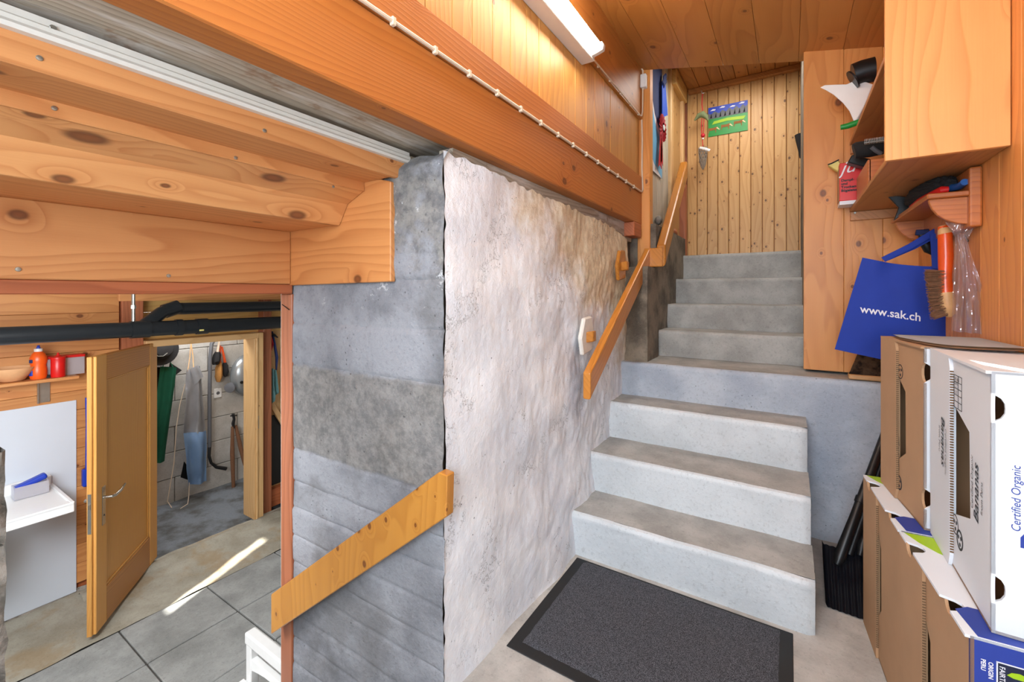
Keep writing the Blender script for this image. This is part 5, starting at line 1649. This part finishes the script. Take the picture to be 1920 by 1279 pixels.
# kraft box marks
t, near, a, b, L = T1
ring_mark(near + a * 0.19 + UP_ * 0.43 - b * 0.0002, a, UP_, 0.024, 0.003, -b, t)
ring_mark(near + a * 0.20 + UP_ * 0.06 - b * 0.0002, a, UP_, 0.024, 0.005, -b, t)
MB().text('Certified Organic', near + a * 0.196 + UP_ * 0.10 - b * 0.0002, UP_, a, 0.016, 0.001).build('lettering', M['ink'], t)
MB().panel([[(0.01, 0.05), (0.06, 0.05), (0.10, 0.07), (0.06, 0.075), (0.012, 0.065)]], near + a * 0.15 + UP_ * 0.5323, a, b, UP_ * 0.0006).build('slot', M['ink'], t)
# blue front of the near lower box
t, near, a, b, L = L2
fo = near + UP_ * (H1) - a * 0.0002


def fpos(u, v):
    """(across, down) on the blue front where the ray through (u, v) meets it"""
    r0 = V((0, 0, CAMZ))
    r1 = P(u, v, d=1.0) - r0
    k = (fo - r0).dot(a) / r1.dot(a)
    return r0 + r1 * k


MB().text('ORIGIN', fpos(1853, 1240), -UP_, b, 0.0098, 0.001, bold=0.0003).build('lettering', M['inkwhite'], t)
MB().text('PERU', fpos(1839, 1234), -UP_, b, 0.0098, 0.001, bold=0.0003).build('lettering', M['inkwhite'], t)
c1, c2 = fpos(1868, 1241), fpos(1868, 1300)
mk = MB()
mk.obox(c1 + b * 0.001 - UP_ * 0.035 - a * 0.0004, b, UP_, a, 0.001, 0.036, 0.0006).obox(c1 + b * 0.035 + UP_ * 0.0005 - a * 0.0004, b, UP_, a, 0.035, 0.001, 0.0006)
mk.build('mark_border', M['inkwhite'], t)
MB().obox(c1 + b * 0.036 - UP_ * 0.035 - a * 0.0004, b, UP_, a, 0.034, 0.0345, 0.0004).build('mark_ground', M['boxnavy'], t)
MB().text('FAIRTRADE', c1 + b * 0.004 - UP_ * 0.005 - a * 0.001, -UP_, b, 0.0112, 0.0012, bold=0.0002).build('lettering', M['inkwhite'], t)
cs = c1 + b * 0.032 - UP_ * 0.026 - a * 0.001
hs_ = lambda pts: [[(p * 0.55, q * 0.55) for p, q in pts]]
MB().panel(hs_([(-0.032, 0.012), (-0.02, 0.024), (0.0, 0.028), (0.02, 0.022), (0.04, 0.008), (0.02, 0.006), (0.0, 0.006), (-0.016, 0.006)]), cs, b, UP_, -a * 0.0006).build('leaf_mark', M['lime'], t)
MB().panel(hs_([(0.0, -0.002), (0.03, 0.002), (0.04, -0.008), (0.022, -0.014), (0.012, -0.026), (0.014, -0.05), (0.0, -0.05), (-0.012, -0.03), (-0.01, -0.012)]), cs, b, UP_, -a * 0.0006).build('swirl_mark', M['skyblue'], t)

# loose white sheet on top
sz = 1.102


def sheet_fn(a_, b_):
    x = 0.31 + 0.215 * a_
    yf = 1.66 + 0.25 * math.exp(-(a_ / 0.16) ** 1.3)
    y = yf + (2.03 - yf) * b_
    return V((x, y, sz + 0.002 + 0.008 * math.sin(PI * b_) * math.sin(PI * a_) + 0.004 * (1 - b_) * a_))


m = MB().grid(sheet_fn, 30, 14)
m.solid(0.004)
o = thing('cardboard_sheet', (0.42, 1.85, sz), 'loose white cardboard sheet lying on top of the upper boxes', 'cardboard')
m.build('white_layer', M['boxwhite'], o, smooth=True)
m = MB().grid(lambda a_, b_: sheet_fn(a_, b_) + V((0, -0.014 * (1 - b_), -0.0062)), 30, 14)
m.solid(0.003)
m.build('kraft_layer', M['kraft'], o, smooth=True)

# ---------------------------------------------------------------- alcove things
YPAINT = 4.138
c = [P(1328, 203, y=YPAINT), P(1402, 192, y=YPAINT), P(1402, 244, y=YPAINT), P(1328, 257, y=YPAINT)]
W_, H_ = c[1].x - c[0].x, c[0].z - c[3].z
pt = thing('painting', c[3], 'small painting of brown cows on a green meadow below grey mountains', 'painting')
oP = V((c[3].x, YPAINT, c[3].z))
fr = lambda pts, m_, nm, lift: MB().panel([[(u * W_, v * H_) for u, v in pts]], oP - V((0, lift, 0)), (1, 0, 0), (0, 0, 1), (0, -0.0012, 0)).build(nm, M[m_], pt)
MB().box(oP.x, oP.x + W_, YPAINT, YPAINT + 0.006, oP.z, oP.z + H_).build('board', M['green'], pt)
fr([(0, 0.70), (1, 0.70), (1, 1), (0, 1)], 'blue', 'sky', 0.0)
for cx_, cy_ in ((0.12, 0.9), (0.36, 0.94), (0.62, 0.9), (0.85, 0.95)):
    fr([(cx_ - 0.07, cy_ - 0.02), (cx_ + 0.05, cy_ - 0.03), (cx_ + 0.08, cy_ + 0.01), (cx_, cy_ + 0.03)], 'inkwhite', 'cloud', 0.0012)
mt_pts = [(0, 0.60), (1, 0.60), (1, 0.86), (0.94, 0.80), (0.88, 0.90), (0.80, 0.78), (0.72, 0.88), (0.63, 0.77), (0.54, 0.87), (0.46, 0.76), (0.37, 0.84), (0.28, 0.75), (0.17, 0.84), (0.08, 0.76), (0, 0.80)]
fr(mt_pts, 'greyplastic', 'mountains', 0.0012)
for k in range(8):
    x_ = 0.05 + 0.12 * k
    fr([(x_, 0.62), (x_ + 0.05, 0.63), (x_ + 0.035, 0.80)], 'blackmatte', 'mountain_shade', 0.0022)
fr([(0.1, 0.40), (0.5, 0.44), (0.9, 0.40), (0.95, 0.50), (0.5, 0.54), (0.15, 0.50)], 'lime', 'bright_meadow', 0.0012)
for k, (x_, y_) in enumerate(((0.14, 0.20), (0.47, 0.24), (0.79, 0.28))):
    cow = [(-0.12, -0.08), (-0.105, -0.08), (-0.10, 0.0), (0.04, 0.0), (0.045, -0.09), (0.06, -0.09), (0.065, 0.02), (0.11, 0.05), (0.10, 0.09), (0.06, 0.10), (0.0, 0.08), (-0.12, 0.09)]
    fr([(x_ + p * 1.1, y_ + q) for p, q in cow], 'cowbrown', 'cow', 0.0012)
    fr([(x_ + 0.07, y_ + 0.06), (x_ + 0.15, y_ - 0.02), (x_ + 0.16, y_ + 0.0), (x_ + 0.10, y_ + 0.09)], 'cream', 'cow_mark', 0.0022)

YW = 4.02
wk = thing('wicker_ornament', P(1318, 300, y=YW), 'hanging ornament of red strings, green bird and grey wicker cone', 'ornament')
MB().tube([P(1317, 176, y=YW), P(1316, 195, y=YW), P(1318, 214, y=YW)], 0.004, 6).tube([P(1316, 222, y=YW), P(1315, 240, y=YW), P(1318, 276, y=YW)], 0.0035, 6).tube([P(1320, 222, y=YW), P(1319, 250, y=YW)], 0.003, 6).build('string', M['redcloth'], wk)
m = MB().tube([P(1302, 226, y=YW), P(1310, 217, y=YW), P(1317, 214, y=YW), P(1324, 219, y=YW), P(1328, 226, y=YW)], [0.006, 0.022, 0.028, 0.02, 0.004], 10)
m.build('bird', M['leafgreen'], wk, smooth=True)
MB().ball(P(1318, 254, y=YW), 0.018).build('bead', M['redcloth'], wk, smooth=True)
MB().ball(P(1318, 260, y=YW), 0.009).build('bead', M['white'], wk, smooth=True)
wc = MB()
w0, w1 = P(1318, 277, y=YW), P(1318, 318, y=YW)
for k in range(9):
    for s in (1, -1):
        pts = []
        for j in range(9):
            t_ = j / 8
            r_ = 0.045 * (1 - t_) ** 0.7 * (0.75 + 0.5 * t_)
            an = 2 * PI * k / 9 + s * t_ * 2.2
            pts.append(w0 * (1 - t_) + w1 * t_ + V((r_ * math.cos(an), r_ * math.sin(an), 0)))
        wc.tube(pts, 0.0045, 5)
wc.build('wicker_cone', M['wicker'], wk, smooth=True)
MB().tube([P(1312, 277, y=YW - 0.04), P(1322, 279, y=YW - 0.05), P(1331, 282, y=YW - 0.04)], 0.01, 6, flat=0.3).build('white_ribbon', M['white'], wk)

XL = -0.79


def rosette(u, v, r, mat_, label, tail, nm='rosette'):
    c_ = P(u, v, x=XL)
    t_ = thing(nm, c_, label, 'rosette')
    m_ = MB()
    n_ = 36
    ring0 = [c_ + V((0.004 if k % 2 else -0.004, math.cos(2 * PI * k / n_) * r, math.sin(2 * PI * k / n_) * r)) for k in range(n_)]
    ring1 = [c_ + V((0.006, math.cos(2 * PI * k / n_) * r * 0.35, math.sin(2 * PI * k / n_) * r * 0.35)) for k in range(n_)]
    for k in range(n_):
        j = (k + 1) % n_
        m_.face([ring0[k], ring0[j], ring1[j], ring1[k]])
    m_.face(ring1)
    m_.solid(0.003)
    m_.build('pleats', M[mat_], t_)
    MB().lathe(c_ + V((0.006, 0, 0)), [(r * 0.22, 0), (r * 0.2, 0.005), (r * 0.05, 0.008)], 14, (1, 0, 0)).build('button', M['white'], t_, smooth=True)
    for a_, b_, w_ in tail:
        p0, p1 = P(*a_, x=XL), P(*b_, x=XL)
        MB().prism([p0 + V((0, -w_, 0)), p0 + V((0, w_, 0)), p1 + V((0, w_ * 1.2, -0.01)), p1 + V((0, 0, 0.015)), p1 + V((0, -w_ * 1.2, -0.01))], (-0.003, 0, 0)).build('ribbon_tail', M[mat_], t_)


rosette(1243, 240, 0.10, 'redcloth', 'red award rosette with long tails on the alcove wall', [((1241, 248), (1238, 312), 0.035), ((1240, 248), (1241, 306), 0.03)])
br2 = thing('blue_ribbon', P(1245, 180, x=XL), 'long blue ribbon hanging above the red rosette', 'ribbon')
MB().prism([P(1242, 160, x=XL), P(1248, 158, x=XL), P(1252, 216, x=XL), P(1247, 218, x=XL), P(1242, 224, x=XL)], (-0.004, 0, 0)).build('tail', M['blueribbon'], br2)
MB().tube([P(1243, 160, x=XL), P(1247, 150, x=XL), P(1248, 143, x=XL), P(1245, 146, x=XL), P(1244, 158, x=XL)], [0.025, 0.03, 0.025, 0.02, 0.015], 8, flat=0.4).build('knot', M['darkblue'], br2, smooth=True)
XPp = -0.815
ps_ = thing('poster', P(1232, 200, x=XPp), 'blue and white mountain poster partly hidden behind the wooden post', 'poster')
y0_, y1_ = 3.07, P(1241, 200, x=XPp).y
z0_, z1_ = 2.12, 2.98
MB().box(XPp - 0.004, XPp, y0_, y1_, z0_, z1_).build('sheet', M['inkwhite'], ps_)
MB().panel([[(0, z1_ - z0_), (y1_ - y0_, z1_ - z0_), (y1_ - y0_, 0.30), (0.12, 0.42), (0, 0.58)]], (XPp + 0.0002, y0_, z0_), (0, 1, 0), (0, 0, 1), (0.001, 0, 0)).build('dark_sky', M['darkblue'], ps_)
MB().panel([[(0, 0.52), (0.12, 0.36), (y1_ - y0_, 0.24), (y1_ - y0_, 0.0), (0.1, 0.06), (0, 0.12)]], (XPp + 0.0002, y0_, z0_), (0, 1, 0), (0, 0, 1), (0.001, 0, 0)).build('blue_slope', M['skyblue'], ps_)
bh = thing('hanging_torch', P(1500, 272, y=4.08), 'dark slim torch hanging at the right end of the board wall', 'torch')
MB().tube([P(1498, 252, y=4.09), P(1500, 262, y=4.09), P(1503, 285, y=4.09), P(1503, 296, y=4.09)], [0.03, 0.03, 0.02, 0.014], 12).build('body', M['blackmatte'], bh, smooth=True)
hk_ = MB().tube([P(1315, 170, y=4.1), P(1317, 176, y=4.03), P(1320, 174, y=4.02)], 0.004, 6).build('ceiling_hook', M['white'])
tag(hk_, 'small white hook holding the red string of the ornament', 'hook')
o = MB().tube([P(1288, 138, x=-0.74), P(1291, 144, x=-0.74), P(1289, 146, x=-0.74)], 0.006, 6).build('ceiling_hook', M['white'])
tag(o, 'small white hook alone on the alcove ceiling board', 'hook')
